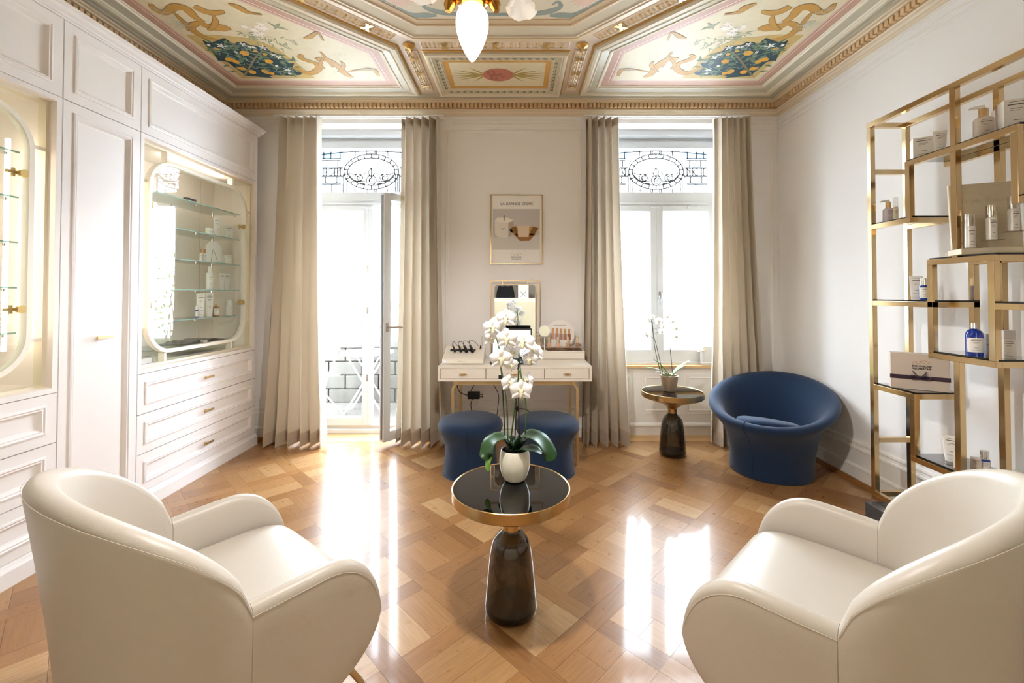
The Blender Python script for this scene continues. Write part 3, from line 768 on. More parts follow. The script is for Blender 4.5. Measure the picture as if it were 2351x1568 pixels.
fp = thing('facade_pipe', 'grey blue pole standing outside the casement window', 'pole', (1.78, 6.5, -2), 0, None, True)
MB().tube([(1.78, 6.5, -2.0), (1.78, 6.5, 1.9), (1.78, 6.5, 2.48)], [.05, .045, .012], 10).build('pole', mat('pole_paint', '#46586a', .8), fp, smooth=True)
for z in (.3, 1.3, 2.0): MB().box(1.72, 1.84, 6.47, 6.53, z, z + .03).build('collar', MATS['pole_paint'], fp)
WMET = mat('white_metal', '#f2f2f0', .5)
ft = thing('folding_table', 'white folding bistro table on the balcony behind the glazed door', 'table', (-1.75, 5.15, -.03))
b = MB(); b.lathe([(0, .68), (.30, .68), (.305, .69), (.30, .70), (0, .70)], (0, 0, 0), 28); b.build('table_top', WMET, ft, smooth=30)
for s in (-1, 1):
    for a in (-1, 1): MB().tube([(a * .22, s * .12, .0), (-a * .2, s * .12, .68)], .010, 6).build('leg', WMET, ft)
MB().tube([(-.22, -.12, .06), (-.22, .12, .06)], .008, 6).build('stretcher', WMET, ft); MB().tube([(.22, -.12, .06), (.22, .12, .06)], .008, 6).build('stretcher', WMET, ft)
for cx, cy, rz, lb_ in ((-2.25, 5.0, -.6, 'white folding metal chair left of the balcony table'), (-1.16, 5.20, 2.2, 'white folding metal chair right of the balcony table')):
    fc = thing('folding_chair', lb_, 'chair', (cx, cy, -.03), rz, 'folding chairs on the balcony')
    for s in (-1, 1):
        MB().tube([(s * .19, -.2, 0), (s * .19, .16, .82)], .009, 6).build('leg', WMET, fc); MB().tube([(s * .17, .2, 0), (s * .17, -.18, .45)], .009, 6).build('leg', WMET, fc)
    for k in range(5): MB().box(-.18, .18, -.18 + k * .07, -.125 + k * .07, .445, .46).build('seat_slat', WMET, fc)
    for k in range(2): MB().box(-.19, .19, .10 + k * .03, .115 + k * .03, .62 + k * .11, .69 + k * .11).build('back_slat', WMET, fc)
pl = thing('balcony_shrub', 'leafy green potted shrub on the balcony beside the open door', 'plant', (-.72, 5.15, -.03))
MB().lathe([(0, 0), (.13, 0), (.17, .28), (.16, .28), (.15, .25), (0, .25)], (0, 0, 0), 20).build('pot', mat('zinc_pot', '#a7a9a8', .5), pl, smooth=30)
b = MB(); rn = random.Random(2)
for k in range(9): b.tube([(0, 0, .25), (rn.uniform(-.12, .12), rn.uniform(-.12, .12), .8), (rn.uniform(-.26, .26), rn.uniform(-.2, .2), rn.uniform(1.2, 1.75))], [.012, .008, .003], 5)
b.build('stem', mat('bark', '#6b5a41', .8), pl)
b = MB()
for k in range(420):
    z = rn.uniform(.55, 1.8); r = .26 * math.sin(min(1, (z - .4) / 1.5) * PI * .85) + .04; a = rn.uniform(0, 6.28); rr = r * math.sqrt(rn.random())
    c = Vector((rr * math.cos(a), rr * math.sin(a), z)); d = Vector((rn.gauss(0, 1), rn.gauss(0, 1), rn.gauss(0, .6))).normalized(); sdd = d.cross(Vector((0, 0, 1))).normalized()
    l, w = .075, .03; b.add([c, c + d * l * .45 + sdd * w / 2, c + d * l, c + d * l * .45 - sdd * w / 2], [(0, 1, 2, 3)])
tag(b.build('foliage', mat('shrub_leaf', '#7f9a4e', .6, transl=.3), pl, recalc=False), kind='stuff')

# ================================================================ curtains
HEM = mat('curtain_hem', '#c9bba8', .85)
def curtain(xt0, xt1, xb0, xb1, Y, z0, z1, n, seed, label, edge_right=True):
    rn = random.Random(seed); ph = rn.uniform(0, 6)
    amp = [rn.uniform(.8, 1.25) for _ in range(n + 2)]
    wd = [rn.uniform(.8, 1.25) for _ in range(n)]; cum = [0.]
    for q in wd: cum.append(cum[-1] + q / sum(wd))
    def phase(s):
        for i in range(n):
            if s <= cum[i + 1] + 1e-9: return i + (s - cum[i]) / (cum[i + 1] - cum[i])
        return float(n)
    root = thing('curtain', label, 'curtain', ((xb0 + xb1) / 2, Y, z0), 0, 'beige wave-pleat curtains', True)
    wk = [(rn.uniform(0, 6.28), rn.uniform(3, 9)) for _ in range(4)]
    def fn(s, z, off=0):
        v = (z - z0) / (z1 - z0)
        f = (1 - v) ** 1.6
        x0 = xt0 + (xb0 - xt0) * f; x1 = xt1 + (xb1 - xt1) * f
        ps = phase(s); p = ps * 2 * PI; k0 = int(ps); fr_ = ps - k0; am = amp[k0] * (1 - fr_) + amp[min(n + 1, k0 + 1)] * fr_; a = .066 * am * (1 + .25 * f)
        lean = .012 * f * math.sin(3 * s + wk[0][0])
        x = x0 + (x1 - x0) * (s + .05 / n * math.sin(2 * p)) + lean
        y = Y + a * math.sin(p) + .006 * f * math.sin(s * 40 + wk[1][0] + z * 4) + .004 * math.sin(z * 11 + s * 17 + wk[2][0]) * f
        zz = z + (0 if v > .01 else .006 * math.sin(p + 1))
        if v > .99: zz += .010 * math.sin(p)
        return (x, y + off, zz)
    hz = z0 + .115
    MB().grid(lambda s, v: fn(s, hz + (z1 - hz) * v), n * 14 + 1, 26).build('curtain_cloth', CURT, root, smooth=80, recalc=False)
    MB().grid(lambda s, v: fn(s, z0 + (hz + .003 - z0) * v, -.0015), n * 14 + 1, 5).build('hem', HEM, root, smooth=80, recalc=False)
    b = MB(); 
    for off in (.004, .010): b.grid(lambda s, v: fn(s, z1 - .065 + .06 * v, off), n * 14 + 1, 3)
    b.build('heading_tape', HEM, root, smooth=80, recalc=False)
curtain(-2.135, -1.752, -2.245, -1.69, 3.92, .012, 2.925, 6, 1, 'beige pleated curtain left of the open balcony door, beside the cabinet')
curtain(-1.040, -.694, -1.085, -.625, 3.93, .012, 2.925, 5, 2, 'beige pleated curtain right of the open balcony door, beside the desk')
curtain(.622, .915, .57, 1.01, 3.93, .012, 2.925, 5, 3, 'beige pleated curtain left of the casement window, beside the desk')
curtain(1.775, 2.075, 1.735, 2.21, 3.93, .012, 2.925, 6, 4, 'beige pleated curtain behind the blue mushroom armchair')
for x0, x1, lb in ((-2.2, -.66, 'white curtain rail above the balcony door'), (.60, 2.10, 'white curtain rail above the casement window')):
    rl = thing('curtain_rail', lb, 'curtain rail', ((x0 + x1) / 2, 3.96, 2.935), 0, 'white curtain rails', True)
    for y in (3.95, 4.0): MB().box(x0, x1, y - .009, y + .009, 2.944, 2.962).build('track', WHITEP, rl, bevel=.003)
    for k in range(3):
        x = x0 + .2 + k * (x1 - x0 - .4) / 2
        MB().box(x - .012, x + .012, 3.94, YB, 2.962, 2.974).build('bracket', WHITEP, rl)

# ================================================================ fitted cabinets on the left
CXF = -2.34
DOORP = [(0, -.02), (0, 0), (.050, 0), (.052, .006), (.060, .008), (.066, .004), (.072, .005), (.084, -.010), (.090, -.012)]
def door(parent, name, y0, y1, z0, z1, inset_w=None):
    return MB().ring(rect(y0 + .0015, y1 - .0015, z0 + .0015, z1 - .0015), DOORP, PX(CXF), cap=True).build(name, CAB, parent)
def bar_handle(parent, y, z, l=.10):
    b = MB().box(CXF - .012, CXF + .018, y - .006, y + .006, z - .004, z + .004); b.box(CXF + .016, CXF + .024, y - l / 2, y + l / 2, z - .0075, z + .0075)
    b.build('handle', BRASSB, parent, bevel=.0015)
def carcass(root, y0, y1):
    b = MB(); b.box(XL + .003, CXF - .022, y0, y0 + .018, .103, 2.763); b.box(XL + .003, CXF - .022, y1 - .018, y1, .103, 2.763); b.box(XL + .003, XL + .02, y0 + .018, y1 - .018, .103, 2.763)
    b.box(XL + .02, CXF - .022, y0 + .018, y1 - .018, .82, .842); b.box(XL + .02, CXF - .022, y0 + .018, y1 - .018, 2.346, 2.36)
    b.build('carcass', CAB, root)
LEDM = mat('led_and_fill_strip', '#fff2dc', .5, emit='#fff2e2', estr=11.)
CREAMF = mat('cream_gold_frame', '#f4efe2', .4)
def display_unit(y0, y1, label, led):
    root = thing('display_cabinet', label, 'cabinet', (CXF, (y0 + y1) / 2, 0), 0, 'fitted display cabinets', True)
    carcass(root, y0, y1)
    door(root, 'upper_door', y0, y1, 2.352, 2.762)
    for k, (a, b_) in enumerate(((.592, .842), (.345, .590), (.104, .343))):
        d = door(root, 'drawer', y0, y1, a, b_); bar_handle(d, (y0 + y1) / 2, (a + b_) / 2)
    fr = rect(y0, y1, .844, 2.350)
    MB().ring(fr, [(0, -.02), (0, 0), (.026, 0)], PX(CXF)).build('face_frame', CAB, root)
    MB().ring(fr, [(.026, 0), (.031, -.034)], PX(CXF)).build('reveal', CABIN, root)
    MB().ring(fr, [(.031, -.034), (.045, -.034), (.045, -.075)], PX(CXF)).build('champagne_trim', CHAMP, root)
    MB().ring(fr, [(.045, -.075), (.045, -.352)], PX(CXF), cap=True).build('interior', CABIN, root)
    f0, f1, g0, g1 = y0 + .085, y1 - .115, .945, 2.238
    if not led: f0, f1 = y0 + .085, y1 - .112
    else: f0, f1 = y0 + .112, y1 - .108
    R = .20
    rr = rrect(f0, f1, g0, g1, R, 10)
    MB().ring(rr, [(0, -.05), (0, -.016), (.024, -.016), (.024, -.05)], PX(CXF)).build('rounded_frame', CREAMF, root, smooth=30)
    X0, X1 = CXF - .075, CXF - .034
    def conn(*q): MB().box(*q).build('frame_connector', CREAMF, root)
    for z in (g0 + R - .03, g1 - R + .03):
        conn(X0, X1, y0 + .045, f0 + .002, z - .009, z + .009); conn(X0, X1, f1 - .002, y1 - .045, z - .009, z + .009)
    for y in (f0 + R - .03, f1 - R + .03):
        conn(X0, X1, y - .009, y + .009, g1 - .002, 2.305); conn(X0, X1, y - .009, y + .009, .889, g0 + .002)
    ym = (f0 + f1) / 2
    gl = rrect(f0 + .027, f1 - .027, g0 + .027, g1 - .027, R - .027, 10)
    for side in (0, 1):
        half = [p for p in gl if (p[0] < ym if side == 0 else p[0] > ym)]
        if side == 0: half = [(ym - .002, g1 - .027)] + half + [(ym - .002, g0 + .027)]
        else:
            half = [(ym + .002, g0 + .027)] + half + [(ym + .002, g1 - .027)]
        gd = MB().prism(half, -.030, -.025, PX(CXF)).build('glass_door', CABGLASS, root)
        ye = f0 + .045 if side == 0 else f1 - .045
        for z in (1.27, 1.92):
            h = MB(); h.tube([(CXF - .030, ye, z), (CXF - .014, ye, z)], .019, 20)
            h.tube([(CXF - .033, ye, z), (CXF - .031, ye, z)], .012, 10); sgn = 1 if side == 0 else -1
            h.box(CXF - .046, CXF - .034, min(ye, ye + sgn * .055), max(ye, ye + sgn * .055), z - .007, z + .007); h.box(CXF - .046, CXF - .036, ye + sgn * .026 - .005, ye + sgn * .026 + .005, z - .02, z + .02)
            h.build('glass_hinge', mat('hinge_gold', '#d9bd7e', .28, metal=.7), gd, smooth=40)
    lk = MB(); lk.box(CXF - .030, CXF - .006, ym - .022, ym + .024, g0 + .022, g0 + .05); lk.build('lock', CHROME, root, bevel=.003)
    for z in (1.16, 1.377, 1.594, 1.811, 2.028):
        sh = MB().box(-2.66, -2.40, f0 + .03, f1 - .03, z - .008, z).build('glass_shelf', SHELFGL, root)
        MB().box(-2.401, -2.398, f0 + .03, f1 - .03, z - .008, z).build('shelf_edge', SHELFEDGE, sh)
        for y in (f0 + .06, ym, f1 - .06):
            for x in (-2.43, -2.62): MB().lathe([(0, -.022), (.006, -.022), (.006, -.0085), (0, -.0085)], (x, y, z), 8).build('shelf_support', CHROME, sh)
    # back panel joints
    for y in (y0 + .22, y1 - .22): MB().box(-2.692, -2.6905, y - .0015, y + .0015, .90, 2.30).build('panel_joint', mat('joint_line', '#b8a996', .7), root)
    for y in ((f1 - .040, f0 + .036) if led else (f0 + .036,)): MB().box(-2.455, -2.435, y - .004, y + .004, 1.07, 2.09).build('led_and_fill_strip', LEDM, root)
    MB().box(-2.440, -2.425, f0 + R, f1 - R, g1 + .012, g1 + .020).build('led_and_fill_strip', LEDM, root)  # extra strip added out of sight above the frame to brighten the interior
    return root
display_unit(2.722, 3.945, 'white fitted display cabinet with rounded glass doors beside the curtain', False)
display_unit(1.025, 2.248, 'white fitted display cabinet with lit glass doors, cut by the left picture edge', True)
wr = thing('wardrobe', 'tall narrow white wardrobe with one brass handle between the display cabinets', 'wardrobe', (CXF, 2.485, 0), 0, None, True)
carcass(wr, 2.252, 2.718)
door(wr, 'upper_door', 2.252, 2.718, 2.352, 2.762)
d = door(wr, 'tall_door', 2.252, 2.718, .104, 2.350); bar_handle(d, 2.485, 1.10, .10)
def strip(root, name, prof, y0, y1, m):
    n = len(prof)
    MB().add([(x, y0, z) for x, z in prof] + [(x, y1, z) for x, z in prof], [(k, (k + 1) % n, n + (k + 1) % n, n + k) for k in range(n)] + [tuple(range(n)), tuple(range(n, 2 * n))]).build(name, m, root)
cn = thing('cabinet_cornice', 'white moulded cornice running along the top of the fitted cabinets', 'cornice', (CXF, 2.5, 2.76), 0, None, True)
strip(cn, 'cornice_moulding', [(XL + .003, 2.764), (-2.338, 2.764), (-2.336, 2.772), (-2.325, 2.775), (-2.322, 2.783), (-2.305, 2.79), (-2.292, 2.803), (-2.284, 2.806), (-2.282, 2.822), (XL + .003, 2.822)], 1.0, 3.975, CAB)
pt = thing('cabinet_plinth', 'white moulded plinth running along the foot of the fitted cabinets', 'plinth', (CXF, 2.5, 0), 0, None, True)
strip(pt, 'plinth_board', [(XL + .003, 0), (-2.320, 0), (-2.320, .075), (-2.324, .082), (-2.332, .086), (-2.336, .098), (-2.345, .102), (XL + .003, .102)], 1.0, 3.956, CAB)
cp_ = thing('cabinet_side_panel', 'white end panel closing the fitted cabinets by the window wall', 'panel', (CXF, 3.95, .1), 0, None, True)
MB().box(XL + .003, -2.345, 3.946, 3.954, .103, 2.763).build('side_board', CAB, cp_)

# ================================================================ cream armchairs
def armchair(label, loc, rz):
    root = thing('armchair', label, 'armchair', loc, rz, 'cream leather tub armchairs')
    a, bk, L = .332, .272, .385
    def section(cx, cy, nx, ny, thk, zb, zt, lean):
        """stadium cross section standing on the path; n = outward normal"""
        pts = []; r = min(thk / 2, max(.001, (zt - zb) / 2)); w = thk / 2
        K = 7
        for k in range(K + 1):
            t = PI * k / K; pts.append((w * math.cos(t), zt - r + r * math.sin(t)))
        for q in range(1, 6): pts.append((-w, zt - r - (zt - zb - 2 * r) * q / 6))
        for k in range(K + 1):
            t = PI + PI * k / K; pts.append((w * math.cos(t), zb + r + r * math.sin(t)))
        for q in range(1, 6): pts.append((w, zb + r + (zt - zb - 2 * r) * q / 6))
        out = []
        for o, z in pts:
            o2 = o + lean * max(0, (z - .25)) ** 1.3
            out.append((cx + nx * o2, cy + ny * o2, z))
        return out
    def htop(th): 
        s = max(0, math.sin(th)); return .553 + .330 * s ** .62
    def loft(rings, name, m=LEATHER):
        n = len(rings[0]); V = [p for r in rings for p in r]; Fc = []
        for i in range(len(rings) - 1):
            for k in range(n): Fc.append((i * n + k, i * n + (k + 1) % n, (i + 1) * n + (k + 1) % n, (i + 1) * n + k))
        Fc.append(tuple(range(n))); Fc.append(tuple(range((len(rings) - 1) * n, len(rings) * n)))
        return MB().add(V, Fc).build(name, m, root, smooth=50)
    rings = []; seam = []
    N = 40
    for i in range(N + 1):
        th = PI * i / N
        # squarish round back
        c, s_ = math.cos(th), math.sin(th); e = .95
        x = a * (abs(c) ** e) * (1 if c > 0 else -1); y = -bk * (s_ ** e)
        nx, ny = c / a, -s_ / bk; l = math.hypot(nx, ny); nx /= l; ny /= l
        thk = .054 + .012 * s_ ** .8; zt = htop(th)
        rings.append(section(x, y, nx, ny, thk, .16 + .03 * (1 - s_), zt, .10 * s_ + .03))
        z = zt - .018; o2 = thk / 2 + .0005 + (.10 * s_ + .03) * max(0, z - .25) ** 1.3
        seam.append((x + nx * o2, y + ny * o2, z))
    bo = loft(rings, 'backrest'); MB().tube(seam, .0008, 5).build('seam', mat('seam_thread', '#d2c8b9', .7), bo)
    for sd in (1, -1):
        rings = []; seam = []
        M = 26
        for i in range(M + 1):
            s_ = L * (1 - (1 - i / M) ** 1.5) if i else 0
            R = .19; u = max(0, (s_ - (L - R)) / R); top = .553 + .006 * math.sin(PI * s_ / L) - .222 * (1 - math.sqrt(max(0, 1 - u * u)))
            R2_ = .27; u2 = max(0, (s_ - (L - R2_)) / R2_); bot = .165 + .165 * (1 - math.sqrt(max(0, 1 - u2 * u2)))
            if top < bot + .004: top = bot + .004
            x = a + .012 * math.sin(PI * s_ / L); k = 1 - .25 * u ** 3
            rings.append(section(sd * x, s_ + .001, sd, 0, .054 * k, bot, top, .03))
            if u < .98: seam.append((sd * (x + .0272 * k + .03 * max(0, top - .03 - .25) ** 1.3), s_, top - .026 - .01 * u))
        ao = loft(rings, 'armrest'); MB().tube(seam, .0008, 5).build('seam', MATS['seam_thread'], ao)
    # seat cushion with a rolled front edge
    prof = [(-.20, .20), (-.21, .40), (-.18, .425), (-.1, .432), (.1, .437), (.25, .436), (.33, .425), (.385, .39), (.41, .33), (.40, .26), (.36, .21), (.2, .19)]
    V = []; n = len(prof); xs = [-.302, -.295, -.27, 0, .27, .295, .302]
    for x in xs:
        k = 0 if abs(x) < .28 else (.012 if abs(x) < .3 else .03)
        for y, z in prof:
            cz, cy = .32, .06; f = 1 - k / .2; wdt = 1 if y > -.1 else (1 - .35 * ((-.1 - y) / .2) ** 2)
            V.append((x * wdt, cy + (y - cy) * (1 - k * .8), cz + (z - cz) * f))
    Fc = [(i * n + k, i * n + (k + 1) % n, (i + 1) * n + (k + 1) % n, (i + 1) * n + k) for i in range(len(xs) - 1) for k in range(n)]
    Fc += [tuple(range(n)), tuple(range((len(xs) - 1) * n, len(xs) * n))]
    MB().add(V, Fc).build('seat', LEATHER, root, smooth=60, sub=1)
    for sd in (-1, 1):
        MB().tube([(sd * .27, .27, .225), (sd * .29, .345, .10), (sd * .305, .385, .020), (sd * .307, .36, .011), (sd * .307, .0, .011), (sd * .307, -.27, .011), (sd * .300, -.295, .022), (sd * .26, -.20, .19)], .0095, 10).build('leg', GOLD, root, smooth=50)
        MB().tube([(sd * .27, .26, .225), (sd * .285, .20, .15), (sd * .30, .02, .012)], .0085, 10).build('brace', GOLD, root, smooth=50)
    return root
def facing(dx, dy): return math.atan2(dy, dx) - PI / 2
armchair('cream leather tub armchair in the left foreground, turned toward the round table', (-.953, 1.352, 0), facing(.62, .785))
armchair('cream leather tub armchair in the right foreground, below the brass shelving', (1.015, 1.305, 0), facing(-.70, .714))

# ================================================================ navy mushroom chair and poufs
def mushroom_chair():
    loc = (1.930, 3.375, 0); root = thing('mushroom_armchair', 'navy blue round mushroom armchair in the corner by the window', 'armchair', loc)
    ff = math.atan2(-1, -.85)                     # front direction
    def base(phi, r): return (r * math.cos(phi), r * math.sin(phi))
    def pt(phi, k):
        d = (1 + math.cos(phi - ff)) / 2; bkk = 1 - d          # d = 1 at the front, 0 at the back
        zr = .425 + .265 * bkk ** 1.1                        # rim height
        ro = .430 + .020 * bkk; cx, cy = -math.cos(ff) * .03, -math.sin(ff) * .03
        rt = .070                                             # rim roll radius
        prof = [(.278, .0), (.288, .010), (.284, .05), (.280, .11), (.288 + .008 * bkk, .175), (.315 + .02 * bkk, zr - .185), (.362 + .02 * bkk, zr - .115), (ro - .016, zr - .066), (ro + .006, zr - .034), (ro - .002, zr - .008), (ro - .030, zr + .003), (ro - .066, zr - .010), (ro - .102, zr - .05), (ro - .135, zr - .11), (.270, .27 + .06 * bkk), (.23, .25), (.12, .25), (0, .25)]
        r, z = prof[k]; w = min(1, z / .4)
        x, y = base(phi, r); return (x + cx * w, y + cy * w, z)
    n = 64; K = 18
    b = MB(); b.grid(lambda u, v: pt(2 * PI * u, round(v * (K - 1))), n, K, cu=True)
    sh = b.build('shell', NAVY, root, smooth=80, sub=1)
    # seat cushion
    b = MB(); prof = [(0, .29), (.20, .29), (.245, .305), (.257, .325), (.245, .350), (.20, .362), (.10, .368), (0, .37)]
    b.lathe([(r * .86, z - .33) for r, z in prof], (0, 0, 0), 48); sc2 = b.build('seat_cushion', NAVY, root, smooth=80); sc2.matrix_basis = Matrix.Translation((math.cos(ff) * .055, math.sin(ff) * .055, .362)) @ Matrix.Rotation(.20, 4, Vector((math.sin(ff), -math.cos(ff), 0)))
    sm = MB(); fs = ff - .22; sm.tube([Vector(pt(fs, k)) * 1.0 + Vector((math.cos(fs), math.sin(fs), 0)) * .0012 for k in range(1, 11)], .0016, 5); sm.build('seam', mat('navy_seam', '#0a1f3a', .9), sh)
    MB().lathe([(0, .0), (.27, .0), (.27, .004), (0, .004)], (0, 0, 0), 40).build('base_plate', BLACKP, root)
mushroom_chair()
def pouf(loc, label):
    root = thing('pouf', label, 'stool', loc, 0, 'navy mushroom poufs')
    prof = [(0, 0), (.195, 0), (.203, .01), (.201, .06), (.194, .13), (.192, .19), (.202, .245), (.226, .298), (.242, .332), (.243, .360), (.232, .385), (.205, .402), (.15, .412), (.07, .415), (0, .416)]
    MB().lathe(pline(prof, 3), (0, 0, 0), 56).build('cover', NAVY, root, smooth=80)
    MB().tube([(0.0, -r - .0012, z) for r, z in prof[2:11]], .0014, 5).build('seam', mat('navy_seam', '#0a1f3a', .9), root)
pouf((-.352, 3.36, 0), 'navy mushroom pouf at the left of the white desk')
pouf((.228, 3.36, 0), 'navy mushroom pouf at the right of the white desk')

# ================================================================ bell tables
def bell_table(loc, label):
    root = thing('bell_table', label, 'side table', loc, 0, 'bell side tables')
    o_ = [(.028, .0), (.085, .0), (.100, .006), (.108, .018), (.110, .035), (.106, .08), (.099, .16), (.093, .22), (.086, .265), (.075, .301), (.056, .326), (.040, .342), (.037, .352)]
    i_ = [(.033, .352), (.036, .341), (.045, .326), (.062, .302), (.075, .266), (.083, .218), (.091, .158), (.101, .08), (.104, .036), (.100, .022), (.085, .016), (.028, .016)]
    OO = pline(o_, 3)
    MB().grid(lambda u, v: (lambda q: (q[0] * math.cos(2 * PI * u), q[0] * math.sin(2 * PI * u), q[1]))(OO[round(v * (len(OO) - 1))]), 64, len(OO), cu=True).build('glass_bell', SMOKE, root, smooth=60, recalc=False)
    MB().lathe([(0, .002), (.090, .002), (.098, .008), (.102, .020), (.102, .036), (0, .036)], (0, 0, 0), 48).build('weight_disc', BLACKP, root, smooth=30)
    fun = pline([(.0375, .350), (.0375, .375), (.041, .390), (.060, .408), (.110, .434), (.180, .458), (.225, .474), (.244, .482)], 3) + [(.250, .487), (.250, .528), (.247, .530), (.244, .527), (.244, .520), (0, .516)]
    MB().lathe([(0, .350)] + fun, (0, 0, 0), 72).build('brass_funnel', BRASSB, root, smooth=35)
    MB().lathe([(0, .521), (.2425, .521), (.2425, .527), (0, .527)], (0, 0, 0), 72).build('glass_top', BLACKGL, root)
bell_table((-.026, 1.887, 0), 'brass and smoked glass bell table between the cream armchairs')
bell_table((1.300, 3.70, 0), 'brass and smoked glass bell table below the casement window')

# ================================================================ orchids
def petal_mesh(name, l, w, cup, tip=.0):
    b = MB(); nu, nv = 7, 7
    def fn(u, v):
        t = u; x = (v - .5) * 2; wd = w / 2 * math.sin(PI * min(1, (t * .90 + .10)) ** .85) ** .7
        return (x * wd, -.010 * math.sin(t * PI) * (1 - x * x) - cup * t * t + .004 * x * x, t * l)
    b.grid(fn, nu, nv); me = b.build(name, PETAL, smooth=80, recalc=False); m = me.data; bpy.data.objects.remove(me); return m
SEPAL = petal_mesh('sepal', .046, .031, .004); PETALM = petal_mesh('petal', .047, .056, .002)
def lip_mesh():
    b = MB(); b.tube([(0, -.004, .004), (0, -.014, .002), (0, -.016, -.008), (0, -.012, -.020), (0, -.018, -.028)], [.004, .007, .006, .008, .002], 8)
    for s in (-1, 1): b.tube([(0, -.010, -.004), (s * .009, -.016, -.002), (s * .010, -.020, .006)], [.004, .005, .002], 6)
    o = b.build('lip', LIPM, smooth=60); m = o.data; bpy.data.objects.remove(o); return m
LIP = lip_mesh()
COLM = None
def flower(parent, pos, yaw, tilt, sc, roll=0.):
    """an open moth orchid facing -Y before rotation"""
    global COLM
    if COLM is None:
        o = MB().tube([(0, .006, 0), (0, -.002, 0), (0, -.010, .003)], [.003, .005, .003], 8).build('flower', PETAL, smooth=60); COLM = o.data; bpy.data.objects.remove(o)
    f = bpy.data.objects.new('flower', COLM); COL.objects.link(f); f.parent = parent
    f.location = pos; f.rotation_euler = (tilt, roll, yaw); f.scale = (sc * 1.08,) * 3
    for me, a, nm in ((SEPAL, 0, 'sepal'), (SEPAL, 2.25, 'sepal'), (SEPAL, -2.25, 'sepal'), (PETALM, 1.28, 'petal'), (PETALM, -1.28, 'petal')):
        p = bpy.data.objects.new(nm, me); COL.objects.link(p); p.parent = f; p.rotation_euler = (0, a, 0)
        p.location = (0, .002 if nm == 'sepal' else 0, 0)
    p = bpy.data.objects.new('lip', LIP); COL.objects.link(p); p.parent = f
def orchid_leaf(parent, pts, w, m, fold=.16):
    pp = pline(pts, 6); V = []; nv = 7; L = len(pp)
    P3 = [Vector(p) for p in pp]
    for i, p in enumerate(P3):
        t = i / (L - 1); tg = (P3[min(L - 1, i + 1)] - P3[max(0, i - 1)]).normalized(); sd = tg.cross(Vector((0, 0, 1)))
        sd = sd.normalized() if sd.length > .05 else Vector((1, 0, 0)); up = sd.cross(tg)
        wd = w / 2 * (math.sin(PI * min(1, .10 + .90 * t) ** .9) ** .6) + .002
        for k in range(nv):
            x = (k / (nv - 1) - .5) * 2; V.append(p + sd * x * wd + up * fold * wd * abs(x) ** 1.4)
    Fc = [(i * nv + k, i * nv + k + 1, (i + 1) * nv + k + 1, (i + 1) * nv + k) for i in range(L - 1) for k in range(nv - 1)]
    return MB().add(V, Fc).build('leaf', m, parent, smooth=80, recalc=False, solid=.0016)
oc1 = thing('potted_orchid', 'tall white orchid in an egg-shaped white pot on the round table', 'orchid', (-.010, 1.945, .530))
MB().lathe(pline([(.030, .0), (.044, .003), (.056, .022), (.0655, .055), (.0675, .085), (.065, .112), (.0605, .132)], 3) + [(.0585, .1335), (.0565, .132)] + pline([(.0605, .110), (.063, .085), (.060, .055), (.05, .02), (.0, .012)], 2), (0, 0, 0), 48).build('pot', POTW, oc1, smooth=50)
MB().lathe([(0, .118), (.03, .120), (.059, .114), (.059, .10), (0, .10)], (0, 0, 0), 24).build('soil', SOIL, oc1, smooth=60)
b = MB(); rn = random.Random(4)
for k in range(40):
    r = .05 * math.sqrt(rn.random()); t = rn.uniform(0, 6.28); c = Matrix.Translation((r * math.cos(t), r * math.sin(t), .121)) @ Matrix.Rotation(rn.uniform(0, 3), 4, Vector((rn.random(), rn.random(), rn.random() + .1)).normalized())
    st = len(b.v); b.box(-.008, .008, -.004, .004, -.003, .003); b.xform(c, st)
tag(b.build('bark_chips', SOIL, oc1), kind='stuff')
# pixel helper for this plant only: offsets from the pot in metres, at the plant's own depth
def op(x, y, dy=0): 
    Y = 1.945 + dy; return ((x - 1187) / F * Y + .010, dy, CH - (y - 674) / F * Y - .530)
orchid_leaf(oc1, [(0, 0, .13), (-.045, -.01, .185), (-.095, -.025, .175), (-.118, -.04, .135), (-.120, -.045, .10)], .105, LEAF)
orchid_leaf(oc1, [(.0, 0, .13), (.04, -.012, .195), (.10, -.035, .190), (.142, -.06, .145), (.150, -.075, .105)], .112, LEAF)
orchid_leaf(oc1, [(.005, -.01, .128), (.05, -.045, .15), (.09, -.06, .148), (.115, -.068, .135)], .075, LEAF)
orchid_leaf(oc1, [(0, .01, .13), (-.03, .06, .16), (-.07, .10, .14)], .06, LEAF)
orchid_leaf(oc1, [(0, .0, .13), (.04, .05, .165), (.07, .09, .15)], .06, LEAF)
orchid_leaf(oc1, [(-.095, -.035, .135), (-.112, -.045, .095), (-.116, -.05, .055)], .034, LEAFL, .1)
st = [[op(1166, 1010), op(1164, 930), op(1157, 880), op(1151, 845), op(1146, 800), op(1140, 770), op(1146, 745), op(1160, 722)],
      [op(1205, 1005, .01), op(1208, 940, .01), op(1203, 900, 0), op(1196, 860, 0), op(1192, 820, 0), op(1190, 790, 0), op(1180, 778, -.01)],
      [op(1172, 1015, .02), op(1180, 950, .02), op(1186, 900, .02), op(1192, 850, .01)]]
for q in st: MB().tube(pline(q, 4), .0032, 7).build('stem', STEM, oc1, smooth=60)
for q in ([op(1160, 1012, .02), op(1153, 870, .02), op(1148, 830, .02)], [op(1192, 1012, .02), op(1190, 880, .02), op(1189, 770, .02)], [op(1182, 1012, .03), op(1187, 900, .03)]):
    MB().tube(q, .0026, 6).build('support_stick', STICK, oc1)
MB().box(*[v for a, b_ in zip(op(1149, 865, .012), (.008, .006, .008)) for v in (a - b_, a + b_)]).build('stem_clip', BLACKP, oc1)
